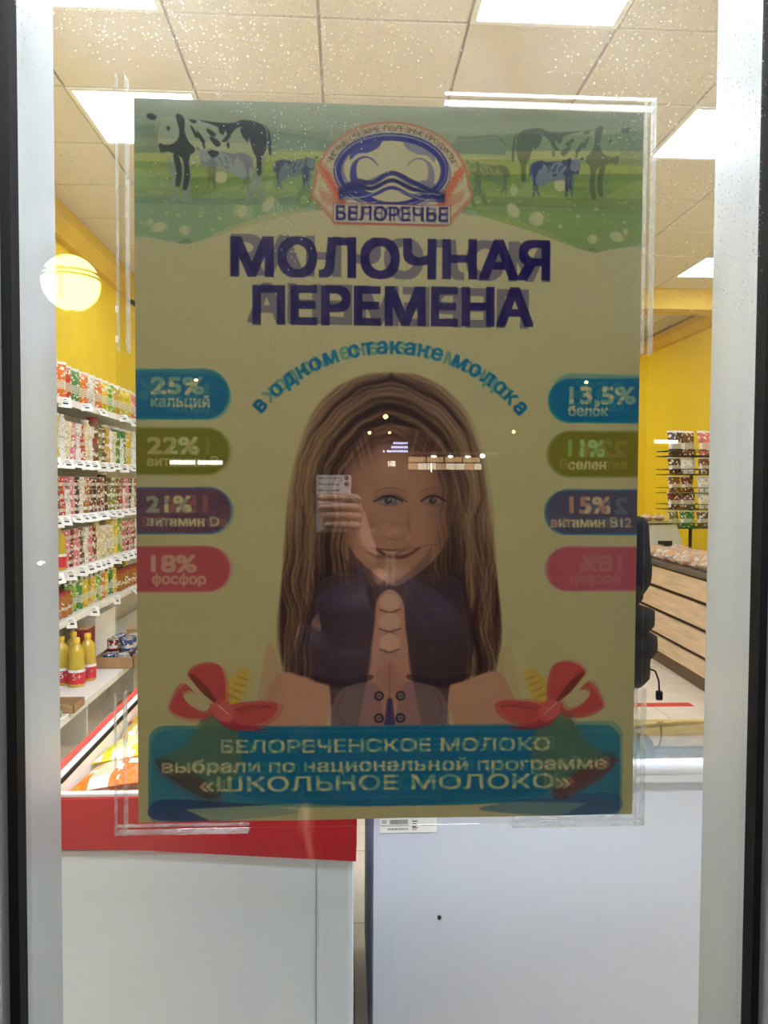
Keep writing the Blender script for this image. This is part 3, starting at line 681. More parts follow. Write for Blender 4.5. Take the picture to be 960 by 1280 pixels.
# dropped beam and cornices
tag(MB().box(XL, XR, CY+7.1, CY+7.35, HC-.2, HC-.01).obj('trim_1', M_['cornice']), kind='structure')
tag(MB().prism([(XL, HC-.01), (XL+.11, HC-.01), (XL+.11, HC-.10), (XL+.06, HC-.2), (XL, HC-.2)], YF, YB, 'y').obj('trim_2', M_['cornice']), kind='structure')
tag(MB().prism([(XR, HC-.01), (XR-.11, HC-.01), (XR-.11, HC-.08), (XR-.06, HC-.16), (XR, HC-.16)], YF, YB, 'y').obj('trim_3', M_['cornice']), kind='structure')
tag(MB().box(CX+1.75, CX+2.3, CY+4.9, CY+4.98, 0, .0025).obj('floor_tape', M_['redtape']), 'short red tape strip stuck on the beige floor tiles', 'tape')

# ------------------------------------------------------------------ the shop window
win = empty('window_1', (0, 0, 0), kind='structure')
AX0, AX1 = CX-.363, CX+.480                       # clear opening between the white reveals
z0, z1 = .3, 2.3
def part(n, mb, m, par, label=None):
    o = mb.obj(n, m, par)
    if label: o['label'] = label
    return o
part('frame_jamb', MB().box(AX0-.05, AX0, -.026, .085, z0, z1), M_['upvc'], win)
part('frame_jamb', MB().box(AX1, AX1+.05, -.026, .085, z0, z1), M_['upvc'], win)
part('frame_head', MB().box(AX0-.05, AX1+.05, -.026, .085, z1, z1+.05), M_['upvc'], win)
part('frame_sill', MB().box(AX0-.05, AX1+.05, -.026, .085, z0-.05, z0), M_['upvc'], win)
part('gasket', MB().box(AX0-.010, AX0+.003, -.052, -.030, z0, z1), M_['black'], win)
part('gasket', MB().box(AX1-.003, AX1+.010, -.052, -.030, z0, z1), M_['black'], win)
part('glazing_bead', MB().bevbox(AX0-.022, AX0-.008, -.075, -.030, z0, z1, .003), M_['alu'], win, 'thin bright aluminium glazing bead')
part('glazing_bead', MB().bevbox(AX1+.006, AX1+.016, -.075, -.030, z0, z1, .003), M_['alu'], win, 'thin bright aluminium glazing bead')
part('outer_frame', MB().box(AX0-.20, AX0-.032, -.12, -.026, z0-.1, z1+.1), M_['black'], win, 'black outer door frame')
part('outer_frame', MB().box(AX1+.024, AX1+.20, -.12, -.026, z0-.1, z1+.1), M_['black'], win, 'black outer door frame')
part('outer_frame_strip', MB().box(AX0-.032, AX0-.022, -.09, -.026, z0, z1), M_['dgrey'], win)
part('outer_frame_strip', MB().box(AX1+.016, AX1+.024, -.09, -.026, z0, z1), M_['dgrey'], win)
part('glass_pane', MB().box(AX0-.01, AX1+.01, -.040, -.034, z0, z1), pane_mat('outer_glass', ior=1.52, dust=1.0), win)
part('glass_pane', MB().box(AX0-.01, AX1+.01, -.018, -.012, z0, z1), pane_mat('inner_glass', ior=1.52), win)

# ------------------------------------------------------------------ the poster and its clear holder
def build_poster():
    p = paint(); f = p.img.reshape(GH, 2, GW, 2, 3).mean((1, 3))            # front print, row 0 on top
    back = f[:, ::-1]                                                        # the same print on the other face
    thru = f*np.clip(.05+.95*back, 0, 1)**.62
    fv = lambda a: np.pad(a, ((0, 1), (0, 1), (0, 0)), 'edge')
    nxv, nyv = GW+1, GH+1
    xs = (np.arange(nxv)/GW-.5)*PW; zs = (.5-np.arange(nyv)/GH)*PH
    Xg, Zg = np.meshgrid(xs, zs)
    Yg = .0015*np.sin(Xg*9)*np.cos(Zg*5)*0+.0006*np.sin(Xg*26+1)
    co = np.stack([Xg, Yg, Zg], -1).reshape(-1, 3).astype(np.float32)
    idx = (np.arange(GH)[:, None]*nxv+np.arange(GW)[None]).ravel()
    quads = np.stack([idx, idx+nxv, idx+nxv+1, idx+1], 1).astype(np.int32)
    me = bpy.data.meshes.new('sheet'); me.vertices.add(len(co)); me.vertices.foreach_set('co', co.ravel())
    me.loops.add(quads.size); me.loops.foreach_set('vertex_index', quads.ravel())
    me.polygons.add(len(quads)); me.polygons.foreach_set('loop_start', np.arange(len(quads), dtype=np.int32)*4)
    me.update(calc_edges=True)
    for n, a in (('Front', f), ('Through', thru)):
        at = me.color_attributes.new(n, 'FLOAT_COLOR', 'POINT')
        c = np.ones((nyv, nxv, 4), np.float32); c[..., :3] = fv(a); at.data.foreach_set('color', c.ravel())
    m = bpy.data.materials.new('poster_paper'); m.use_nodes = True; N = m.node_tree.nodes; L = m.node_tree.links; N.remove(N['Principled BSDF'])
    paper = (.27, .25, .165, 1)
    a1 = N.new('ShaderNodeAttribute'); a1.attribute_name = 'Front'; a2 = N.new('ShaderNodeAttribute'); a2.attribute_name = 'Through'
    tc = N.new('ShaderNodeTexCoord'); nz = N.new('ShaderNodeTexNoise'); nz.inputs['Scale'].default_value = 14; nz.inputs['Detail'].default_value = 6; L.new(tc.outputs['Object'], nz.inputs['Vector'])
    mr = N.new('ShaderNodeMapRange'); mr.inputs[3].default_value = .93; mr.inputs[4].default_value = 1.05; L.new(nz.outputs['Fac'], mr.inputs[0])
    def mulc(x, c):
        q = N.new('ShaderNodeMix'); q.data_type = 'RGBA'; q.blend_type = 'MULTIPLY'; q.inputs[0].default_value = 1
        L.new(x, q.inputs[6])
        if isinstance(c, tuple): q.inputs[7].default_value = c
        else: L.new(c, q.inputs[7])
        return q.outputs[2]
    df = N.new('ShaderNodeBsdfDiffuse'); L.new(mulc(a1.outputs['Color'], paper), df.inputs[0])
    tl = N.new('ShaderNodeBsdfTranslucent'); L.new(mulc(mulc(a2.outputs['Color'], (.270, .252, .132, 1)), mr.outputs[0]), tl.inputs[0])
    mx = N.new('ShaderNodeMixShader'); mx.inputs[0].default_value = PAPER_T; L.new(df.outputs[0], mx.inputs[1]); L.new(tl.outputs[0], mx.inputs[2])
    gl = N.new('ShaderNodeBsdfGlossy'); gl.inputs['Roughness'].default_value = .35; m2 = N.new('ShaderNodeMixShader'); m2.inputs[0].default_value = .015
    L.new(mx.outputs[0], m2.inputs[1]); L.new(gl.outputs[0], m2.inputs[2]); L.new(m2.outputs[0], N['Material Output'].inputs[0])
    me.materials.append(m)
    o = bpy.data.objects.new('poster', me); COL.objects.link(o); o.location = (0, 0, CZ+.0194)
    tag(o, 'backlit school milk poster with cows, navy headline and long-haired girl in the window', 'poster')
PAPER_T = .86
build_poster()
h = empty('poster_holder', (0, 0, CZ), label='clear acrylic pocket holding the milk poster against the glass', cat='poster holder')
ACR = pane_mat('acrylic', (.985, .99, .985), 1.49)
def edge_mat():
    m = bpy.data.materials.new('acrylic_edge'); m.use_nodes = True; N = m.node_tree.nodes; L = m.node_tree.links; p = N['Principled BSDF']
    p.inputs['Base Color'].default_value = (.9, .93, .92, 1); p.inputs['Roughness'].default_value = .15; p.inputs['Specular IOR Level'].default_value = .9
    tl = N.new('ShaderNodeBsdfTranslucent'); tl.inputs[0].default_value = (.9, .93, .92, 1); a = N.new('ShaderNodeMixShader'); a.inputs[0].default_value = .6
    L.new(p.outputs[0], a.inputs[1]); L.new(tl.outputs[0], a.inputs[2])
    tr = N.new('ShaderNodeBsdfTransparent'); mx = N.new('ShaderNodeMixShader')
    tc = N.new('ShaderNodeTexCoord'); nz = N.new('ShaderNodeTexNoise'); nz.inputs['Scale'].default_value = 40; L.new(tc.outputs['Object'], nz.inputs['Vector'])
    mr = N.new('ShaderNodeMapRange'); mr.inputs[3].default_value = .1; mr.inputs[4].default_value = .45; L.new(nz.outputs['Fac'], mr.inputs[0]); L.new(mr.outputs[0], mx.inputs[0])
    L.new(tr.outputs[0], mx.inputs[1]); L.new(a.outputs[0], mx.inputs[2]); L.new(mx.outputs[0], N['Material Output'].inputs[0]); return m
ACE = edge_mat()
part('back_sheet', MB().box(-.3205, .3085, .0045, .0065, -.4118, .4495), ACR, h)
def bracket(cx_, cz_, sx, sz, lv, lh):
    """corner bracket of folded clear strip: a vertical and a horizontal arm, each a thin web between two bright folded edges"""
    web = MB(); ed = MB()
    x0, x1 = (cx_, cx_+.0115) if sx > 0 else (cx_-.0115, cx_); zz = (cz_-lv, cz_) if sz < 0 else (cz_, cz_+lv)
    xx = (x0, x1+lh) if sx > 0 else (x0-lh, x1); zh = (cz_-.010, cz_) if sz < 0 else (cz_, cz_+.010)
    web.box(x0+.001, x1-.001, -.0112, -.0100, *zz)
    if lh: web.box(*xx, -.0099, -.0090, *zh)
    ed.bevbox(x0, x0+.0008, -.0112, -.0020, *zz, .0003); ed.bevbox(x1-.0010, x1, -.0112, .0042, *zz, .0004)
    if lh: ed.bevbox(*xx, -.0099, .0042, zh[0], zh[0]+.0007, .0003); ed.bevbox(*xx, -.0099, -.0020, zh[1]-.0007, zh[1], .0003)
    w = web.obj('corner_bracket', ACR, h); part('folded_edge', ed, ACE, w, 'bright scuffed folded edge')
bracket(-.3149, .4606, 1, -1, .310, 0)
bracket(.3080, .4530, -1, -1, .297, .237)
bracket(-.3215, -.4118, 1, 1, .168, .143)
bracket(.3080, -.4110, -1, 1, .167, .150)

# ------------------------------------------------------------------ chest freezers against the window
fz = empty('chest_freezer', W(-.29, 1.5, CZ), label='white chest freezer with a red plastic band round its top, left of the gap', cat='freezer')
def rel(b): return b
bx = .31; dl = 1.35
body = MB().bevbox(-bx, bx, 0, dl, .06, .735, .012); part('body', body, M_['white'], fz)
part('side_panel', MB().box(bx-.075, bx-.0735, -.0015, .0, .10, .70), M_['rim'], fz)
part('vent_seam', MB().box(-bx+.02, -bx+.0215, -.0015, 0, .10, .70), M_['rim'], fz)
bd = MB(); pts = [(-bx-.005, .84), (-bx-.005, .745), (-.1, .738), (.12, .722), (bx+.004, .708), (bx+.006, .80), (bx-.01, .835), (bx-.04, .845)]
bd.prism(pts, -.012, .03); bd.box(-bx-.006, -bx+.02, .03, dl, .745, .84); bd.box(bx-.02, bx+.006, .03, dl, .715, .842); bd.box(-bx, bx, dl-.03, dl, .74, .84)
part('top_band', bd, M_['red'], fz)
rr_ = MB().bevbox(-bx, bx-.02, -.006, .010, .8405, .849, .002).bevbox(-bx-.003, -bx+.03, .05, dl, .8405, .852, .003); rr_.bevbox(bx-.045, bx, .05, dl, .8445, .856, .003); rr_.bevbox(-bx, bx, dl-.05, dl, .8405, .852, .003)
part('rim', rr_, mat('pale_rim', (206, 206, 202), .5), fz)
part('stripe', MB().box(-bx-.002, -bx+.012, .05, dl, .852, .856), M_['redstripe'], fz, 'red stripe along the rim')
part('seal', MB().box(-bx+.030, -bx+.036, .05, dl-.05, .847, .854), M_['black'], fz)
part('inner_wall', MB().box(-bx+.022, -bx+.034, .04, dl-.04, .742, .846), M_['shelfw'], fz)
part('inner_bin', MB().box(-bx+.038, bx-.045, .05, dl-.05, .785, .797), M_['shelfw'], fz)
for sx in (-1, 1):
    for y in (.12, dl-.12): part('foot', MB().lathe([(.025, 0), (.025, .06)], 12, Matrix.Translation((sx*.24, y, 0))), M_['black'], fz)
fz2 = empty('ice_cream_freezer', W(.635, 1.64, CZ), label='pale grey chest freezer with silver rail and sloping glass lid, right of the gap', cat='freezer')
q = .57
part('body', MB().prism([(0, .05), (0, .80), (.03, .79), (.72, .66), (.72, .05)], -q, q, 'x'), mat('grey_enamel', (206, 212, 226), .45, var=.03, scale=3), fz2)
for k in range(4): part('inner_basket', MB().bevbox(-q+.05+k*.27, -q+.29+k*.27, .09, .60, .735, .742, .002, Matrix.Translation((0, -.125, .055)) @ Matrix.Rotation(-.186, 4, 'X')), mat('basket_grey', (190, 186, 170), .4), fz2)
rt = MB(); rt.lathe([(.018, -q-.004), (.018, q+.004)], 16, Matrix.Translation((0, -.004, .832)) @ Matrix.Rotation(math.pi/2, 4, 'Y')); rt.bevbox(-q-.004, q+.004, -.016, .03, .80, .822, .004)
part('handle_rail', rt, M_['silver'], fz2)
part('side_cheek', MB().prism([(.0, .79), (.0, .822), (.70, .695), (.70, .665)], -q, -q+.02, 'x'), M_['scalem'], fz2); part('side_cheek', MB().prism([(.0, .79), (.0, .822), (.70, .695), (.70, .665)], q-.02, q, 'x'), M_['scalem'], fz2)
part('far_rim', MB().bevbox(-q, q, .70, .735, .666, .708, .006), M_['brass'], fz2, 'brass-coloured far rim')
part('glass_lid', MB().prism([(.02, .812), (.02, .817), (.71, .700), (.71, .695)], -q+.022, -.005, 'x'), pane_mat('lid_glass', (.93, .96, .95), 1.52), fz2)
part('glass_lid', MB().prism([(.02, .820), (.02, .825), (.71, .708), (.71, .703)], .005, q-.022, 'x'), pane_mat('lid_glass', (.93, .96, .95), 1.52), fz2)
part('lid_frame', MB().prism([(.02, .812), (.02, .829), (.71, .712), (.71, .695)], -.008, .008, 'x'), M_['silver'], fz2)
for sx in (-1, 1):
    for y in (.1, .62): part('foot', MB().lathe([(.022, 0), (.022, .05)], 12, Matrix.Translation((sx*.5, y, 0))), M_['black'], fz2)
# rating sticker with printed codes
st_ = empty('rating_sticker', W(.140, 1.6385, .7395), label='small white sticker with bar codes on the grey freezer back', cat='sticker')
part('label_paper', MB().box(-.062, .062, 0, .0012, -.016, .016), M_['paper'], st_)
ik = MB(); r2 = random.Random(5); x = -.04
while x < -.002:
    w_ = r2.choice((.0006, .001, .0014)); ik.box(x, x+w_, -.0004, 0, .003, .0125); x += w_+.0009
x = -.045
while x < .0:
    w_ = r2.choice((.0012, .0018)); ik.box(x, x+w_, -.0004, 0, -.010, -.006); x += w_+.0012
for k in range(3): ik.box(.008, .008+.012-.002*k, -.0004, 0, .008-.006*k, .010-.006*k)
ik.box(-.058, -.048, -.0004, 0, .006, .0075).box(-.058, -.048, -.0004, 0, .010, .0115).box(-.060, .060, -.0004, 0, -.0008, 0)
ik.box(.008, .022, -.0004, 0, -.006, -.0048).box(.008, .018, -.0004, 0, -.010, -.0088)
part('printed_codes', ik, M_['ink'], st_)
tag(MB().lathe([(.004, 0), (.0045, .003), (.002, .005)], 12, Matrix.Translation(W(.209, 1.64, .945)) @ Matrix.Rotation(math.pi/2, 4, 'X')).obj('screw_cap', M_['black']), 'tiny dark screw cap on the grey freezer back', 'screw')
# ------------------------------------------------------------------ shelving on the left
SX = -1.6                                          # shelf fronts, from the lens
ZS0, ZS1 = 3.3, 7.2
HS = [CZ+.488, CZ+.14, CZ-.185, CZ-.50, CZ-.78]; HBASE = CZ-1.15
gon = empty('shelving_unit', W(SX, ZS0, CZ), label='long white wall shelving full of groceries on the left', cat='shelving')
part('back_panel', MB().box(-.345, -.335, 0, ZS1-ZS0, .02, 2.16), M_['shelfback'], gon)
for y in np.arange(0, ZS1-ZS0+.01, .975): part('upright', MB().box(-.335, -.30, max(0, y-.015), y+.015, .0, 2.18), M_['shelfw'], gon)
for hh in HS:
    sh = part('shelf', MB().box(-.30, -.004, 0, ZS1-ZS0, hh-.028, hh-.004), M_['shelfw'], gon)
    part('price_rail', MB().bevbox(-.006, .006, 0, ZS1-ZS0, hh-.045, hh-.004, .002), M_['paper'], sh)
bs = part('base_shelf', MB().box(-.30, .215, 0, ZS1-ZS0, HBASE-.035, HBASE-.004), M_['shelfw'], gon); part('price_rail', MB().bevbox(.213, .224, 0, ZS1-ZS0, HBASE-.045, HBASE-.003, .002), M_['paper'], bs)
for y in np.arange(.04, ZS1-ZS0, .96): part('base_leg', MB().box(-.28, .17, y, y+.03, 0, HBASE-.035), M_['shelfback'], gon)
part('kick_plate', MB().box(-.02, -.008, 0, ZS1-ZS0, .0, HBASE-.045), M_['shelfback'], gon)

# ---- product prototypes (base at origin, about y forward)
def proto(name, cat): 
    return empty(name, cat=cat)
def pillow_mb(w, h, d, n=8, crimp=.012):
    """standing sealed bag"""
    b = MB(); vs = []; fs = []
    for side in (1, -1):
        o = len(vs)
        for j in range(n+1):
            v = j/n
            for i in range(n+1):
                u = i/n; bul = (math.sin(math.pi*u)**.5)*(math.sin(math.pi*min(1, max(0, v)))**.45)
                sq = 1-.06*math.sin(math.pi*v)
                vs.append((side*(.0008+d/2*bul*(1+.08*math.sin(7*u+5*v))), (u-.5)*w*sq, v*h))
        for j in range(n):
            for i in range(n):
                a = o+j*(n+1)+i; fs.append((a, a+1, a+n+2, a+n+1))
    b.add(vs, fs, True); return b
def p_bag(w=.13, h=.2, d=.07, nm='snack_bag'):
    r = proto(nm, 'bag'); o = pillow_mb(w, h, d).obj('pouch', PACK, r); tinted(o)
    MB().box(-.002, .002, -w/2, w/2, h-.004, h+.012).obj('top_seal', M_['paper'], r); return r
def p_jar(r_=.036, h=.13, nm='jar'):
    r = proto(nm, 'jar'); o = MB().lathe([(r_*.9, 0), (r_, .006), (r_, h*.74), (r_*.72, h*.86), (r_*.72, h*.88)], 14).obj('jar_body', TINT, r); tinted(o)
    MB().lathe([(r_*.80, h*.88), (r_*.80, h*.985), (r_*.74, h)], 14).obj('lid', M_['paper'] if nm == 'jar' else M_['red'], r)
    l = MB().lathe([(r_+.0006, h*.18), (r_+.0006, h*.62)], 14, cap=False).obj('paper_label', LABEL, r); tinted(l); return r
def p_can(r_=.037, h=.075, nm='tin_can'):
    r = proto(nm, 'tin'); o = MB().lathe([(r_*.97, 0), (r_, .003), (r_, h-.004), (r_*.97, h-.001)], 14).obj('can_body', LABEL, r); tinted(o)
    MB().lathe([(r_*.98, h-.003), (r_*.98, h), (r_*.88, h), (r_*.86, h-.002)], 14).obj('can_rim', M_['chrome'], r); return r
def p_bottle(r_, h, nm='oil_bottle'):
    r = proto(nm, 'bottle'); o = MB().lathe([(r_*.9, 0), (r_, .01), (r_, h*.3), (r_*.93, h*.36), (r_, h*.42), (r_*.86, h*.56), (r_*.97, h*.66), (r_*.8, h*.78), (r_*.38, h*.87), (r_*.36, h*.91)], 18).obj('bottle_body', mat('oil_yellow', (232, 200, 70), .12, var=.1, spec=.8, trans=.25), r)
    MB().lathe([(r_*.42, h*.90), (r_*.42, h*.985), (r_*.3, h)], 12).obj('cap', mat('yellow_cap', (236, 196, 60), .4), r)
    MB().lathe([(r_+.001, h*.06), (r_+.001, h*.36)], 18, cap=False).obj('paper_label', mat('red_label', (206, 40, 52), .5), r)
    MB().lathe([(r_+.0012, h*.30), (r_+.0012, h*.36)], 18, cap=False).obj('label_band', M_['paper'], r); return r
def p_doy(w=.085, h=.2, d=.05):
    r = proto('spouted_pouch', 'pouch'); o = pillow_mb(w, h*.86, d).obj('pouch', PACK, r); tinted(o)
    MB().lathe([(.011, h*.84), (.011, h*.97), (.008, h)], 10).obj('spout_cap', M_['paper'], r); return r
def p_box(w, d, h, nm='carton'):
    r = proto(nm, 'carton'); o = MB().bevbox(-d/2, d/2, -w/2, w/2, 0, h, .002).obj('carton_body', PACK, r); tinted(o); MB().box(-d/2+.002, d/2-.002, -w/2+.002, w/2-.002, h, h+.0015).obj('top_flap', M_['paper'], r); return r
PR = dict(bag=p_bag(), tall=p_bag(.11, .25, .06, 'pasta_bag'), jar=p_jar(), rjar=p_jar(.042, .145, 'preserve_jar'), can=p_can(), doy=p_doy(), car=p_box(.07, .05, .19))
KN = dict(bag='glossy snack bag', tall='tall soft food bag', jar='glass jar', rjar='red-lidded preserve jar', can='small tin', doy='soft spouted pouch', car='slim carton')
HT = dict(can=.0755, jar=.131, rjar=.146, bag=.213, tall=.263, doy=.201, car=.192)
CN = {'yellow': (238,200,40), 'orange': (232,110,30), 'red': (200,40,40), 'pink': (224,120,140), 'green': (70,140,50), 'brown': (120,74,44), 'cream': (228,210,170), 'white': (232,230,224), 'dark red': (120,34,34), 'dark brown': (70,44,32), 'olive': (130,130,50), 'lime': (150,190,60), 'amber': (170,100,30), 'golden': (206,160,60)}
SN = ['top shelf', 'second shelf down', 'third shelf down', 'fourth shelf down', 'fifth shelf down']
def stock(level, z, kind, col, n=1, dx=-.06, col_i=0, row='front'):
    hh = HS[level]; y = 0
    for k in range(n):
        pos = W(SX+dx+rnd.uniform(-.006, .006), z+rnd.uniform(-.004, .004), 0); pos.z = hh-.004+HT[kind]*k+.0005
        st = '' if n == 1 else ('lowest ' if k == 0 else 'topmost ' if k == n-1 else 'middle ')
        place(PR[kind], pos, rnd.uniform(-.25, .25) if kind not in ('tall', 'bag', 'doy', 'car') else math.radians(rnd.uniform(-48, -18)), f'{st}{col} {KN[kind]}, {ORD[col_i]} column from window, {row} row, {SN[level]}', f'goods on the {SN[level]}', srgb(*CN[col]))
Z0 = 3.98
def row(level, kinds, step, dx=-.06, rowname='front', zstart=Z0, zend=6.25):
    z = zstart; i = 0
    while z < zend:
        if level == 3 and 4.42 < z < 4.60: z = 4.61
        k, c, n = kinds[i % len(kinds)]; stock(level, z, k, c, n, dx, i, rowname); z += step if not callable(step) else step(k); i += 1
stp = lambda k: {'can': .082, 'jar': .08, 'rjar': .092, 'bag': .135, 'tall': .128, 'doy': .092, 'car': .092}[k]
row(0, [('bag','golden',1),('bag','yellow',1),('bag','yellow',1),('bag','pink',1),('bag','orange',1),('bag','red',1),('bag','green',1),('bag','orange',1),('bag','white',1),('bag','orange',1),('bag','yellow',1),('bag','lime',1)], stp)
row(0, [('tall','white',1),('tall','cream',1),('tall','golden',1),('tall','orange',1),('tall','orange',1),('tall','lime',1),('tall','white',1),('tall','green',1)], .12, -.225, 'back')
row(1, [('can','white',3),('can','cream',3),('jar','green',2),('car','white',1),('tall','green',1),('tall','yellow',1),('jar','white',2),('can','cream',3),('can','pink',3),('can','white',3),('can','red',3),('jar','cream',2),('can','white',3),('rjar','brown',2),('can','olive',3),('can','brown',3),('jar','golden',2)], stp)
row(2, [('can','dark brown',3),('can','dark red',3),('can','brown',3),('jar','dark brown',2),('can','olive',2),('can','olive',3),('can','brown',3),('can','red',3),('can','white',2),('can','pink',3),('can','dark brown',3),('can','white',3),('can','amber',3),('can','dark red',3)], stp)
row(3, [('bag','cream',1),('bag','cream',1),('tall','yellow',1),('tall','lime',1),('can','pink',3),('can','dark red',3),('can','pink',3),('can','brown',3),('can','white',3),('can','pink',3),('can','dark red',3),('jar','cream',2)], stp)
row(4, [('rjar','amber',1)]*8+[('doy','lime',1),('doy','green',1),('doy','yellow',1),('doy','golden',1),('doy','yellow',1),('doy','lime',1),('doy','orange',1),('doy','yellow',1),('doy','green',1),('doy','yellow',1)], stp, zstart=4.0)
row(4, [('doy','green',1),('doy','yellow',1),('rjar','brown',1)], .10, -.17, 'back', 4.3)
# price cards on the rails
pc = empty('price_card', cat='price card'); MB().box(0, .0012, -.038, .038, -.062, 0).obj('card', M_['paper'], pc)
MB().box(.0012, .0016, -.022, .012, -.016, -.012).box(.0012, .0016, -.022, .02, -.026, -.023).box(.0012, .0016, -.01, .02, -.042, -.032).obj('print', M_['ink'], pc)
i_ = 0
for lv in range(5):
    z = 4.1; c = 0
    while z < 6.2:
        p_ = W(SX+.010, z, 0); p_.z = HS[lv]-.004
        place(pc, p_, 0, f'white price card, {ORD[c]} from window end, rail of the {SN[lv]}', f'price cards on the {SN[lv]}', rot=(rnd.uniform(-.15, .15), math.radians(rnd.uniform(-50, -8)), math.radians(rnd.uniform(-55, -20))))
        z += rnd.uniform(.10, .22) if lv in (1, 2, 3) else rnd.uniform(.3, .5); c += 1
        if c >= 20: break
# yellow bottle on shelf four, oil bottles, trays
yb = p_bottle(.047, .262, 'detergent_bottle'); yb.location = W(SX-.055, 4.515, .50+.0035)
tag(yb, 'tall bright yellow bottle leaning out on the fourth shelf from the top', 'bottle')
ob = p_bottle(.046, .275, 'oil_bottle')
t5 = bpy.data.curves.new('t', 'FONT'); t5.body = '5+'; t5.size = .05; t5.extrude = .0006; t5.align_x = 'CENTER'
to = bpy.data.objects.new('tmp', t5); dm = bpy.data.meshes.new_from_object(to); bpy.data.objects.remove(to)
for v in dm.vertices:
    a = v.co.x/.047; v.co = Vector((.0478*math.sin(a), -.0478*math.cos(a), .042+v.co.y*1.0)) if True else v.co
dm.materials.append(M_['paper']); lo = bpy.data.objects.new('label_lettering', dm); COL.objects.link(lo); lo.parent = ob
for k, (x, z, l) in enumerate([(-1.52, 4.42, 'nearest to the aisle and the window'), (-1.50, 4.55, 'second in front'), (-1.62, 4.46, 'behind the nearest one'), (-1.60, 4.60, 'farthest of the four')]):
    p_ = W(x, z, 0); p_.z = HBASE-.003
    place(ob, p_, math.radians(20+k*9), f'golden oil bottle with red label on bottom shelf, {l}', 'cooking oil bottles on the bottom shelf')
def tray(nm, x, z, w, d, hh, base, label, tall=0):
    r = empty(nm, label=label, cat='tray'); p_ = W(x, z, 0); p_.z = base; r.location = p_
    part('tray_floor', MB().box(-w/2, w/2, -d/2, d/2, 0, .004), M_['cardin'], r)
    for a in ((-w/2, w/2, -d/2, -d/2+.004), (-w/2, w/2, d/2-.004, d/2), (-w/2, -w/2+.004, -d/2, d/2), (w/2-.004, w/2, -d/2, d/2)): part('tray_side', MB().box(*a, .004, hh), M_['card'], r)
    return r
tray('cardboard_tray', -1.43, 5.02, .24, .40, .07, HBASE-.003, 'open brown cardboard tray of blue and silver tins on the bottom shelf')
CN['blue'] = (50,80,130); CN['silver'] = (180,184,186)
for i in range(2):
    for j in range(4):
        for k in range(2 if j > 0 else 1):
            p_ = W(-1.48+i*.088, 4.885+j*.088, 0); p_.z = HBASE+.002+k*.0757
            cc = ['blue', 'silver', 'dark red', 'blue'][(i+j+k) % 4]
            place(PR['can'], p_, rnd.random(), f'{"upper" if k else "lower"} {cc} tin in cardboard tray, {ORD[j]} from window, {"aisle" if i else "wall"} row', 'tins in the cardboard tray', srgb(*CN[cc]))
bx_ = empty('storage_box', W(-1.44, 5.75, 0), label='low brown lidded box at the far end of the bottom shelf', cat='box'); bx_.location.z = HBASE-.003
part('box_body', MB().bevbox(-.13, .13, -.16, .16, 0, .10, .003), M_['card'], bx_); part('lid', MB().bevbox(-.135, .135, -.165, .165, .1, .125, .003), mat('kraft_lid', (196, 172, 134), .8), bx_)
wb = empty('white_carton', W(-1.72, 5.35, 0), label='large plain white carton standing at the back of the bottom shelf', cat='box'); wb.location.z = HBASE-.003
part('box_body', MB().bevbox(-.08, .08, -.22, .22, 0, .27, .003), M_['shelfw'], wb); part('tape', MB().box(.0801, .0808, -.22, .22, .12, .15), M_['paper'], wb)
rb = empty('red_carton', W(-1.60, 4.80, 0), label='dark red carton behind the tins on the bottom shelf', cat='box'); rb.location.z = HBASE-.003
part('box_body', MB().bevbox(-.04, .04, -.07, .07, 0, .26, .002), mat('dark_red_card', (140, 30, 40), .6), rb); part('top_flap', MB().box(-.038, .038, -.068, .068, .26, .2615), M_['card'], rb)
tray('small_tray', -1.425, 3.96, .15, .16, .04, HBASE-.003, 'small open cardboard tray of sachets at the near end of the bottom shelf')
sj = p_jar(.03, .075, 'pickle_jar'); sj.location = W(-1.42, 3.82, 0); sj.location.z = HBASE-.003
for c in sj.children: 
    if c.get('tint'): c.color = (*srgb(110, 140, 70)[:3], 1)
tag(sj, 'small green pickle jar at the near end of the bottom shelf', 'jar')
tray('floor_tray', -1.30, 4.9, .2, .30, .09, 0.001, 'brown cardboard tray on the floor under the shelving')
lt = empty('cam_latch', W(-1.26, 3.85, 0), label='small metal latch on the low grey panel under the shelving', cat='latch')
lt.location = W(-1.605, 4.35, 1.28); part('plate', MB().bevbox(0, .004, -.015, .015, -.03, .03, .002), M_['chrome'], lt); part('knob', MB().lathe([(.012, 0), (.012, .018)], 12, Matrix.Translation((.004, 0, .012)) @ Matrix.Rotation(math.pi/2, 4, 'Y')), M_['chrome'], lt)

# snack bags in the freezer on the left
sb = p_bag(.14, .17, .05, 'frozen_food_bag')
k = 0
for i in range(3):
    for j in range(7):
        p_ = W(-.556+i*.165, 1.64+j*.15, 0); p_.z = .818+.006*((i+j) % 2)
        cn = ['orange', 'golden', 'yellow', 'orange', 'golden', 'red'][(i*3+j*2) % 6]
        place(sb, p_, 0, f'{cn} snack bag in red-topped freezer, {ORD[j]} from window, {ORD[i]} row from left', 'snack bags in the red-topped freezer', srgb(*CN[cn]), rot=(rnd.uniform(-.1, .1), math.radians(80+rnd.uniform(-2, 2)), math.radians(rnd.uniform(-6, 6))))

# ------------------------------------------------------------------ bakery counter on the right
ct = empty('bakery_counter', W(2.47, 4.3, CZ), -math.radians(2.6), 'long pale oak slatted counter with dark slots, loaded with bagged bread', 'counter')
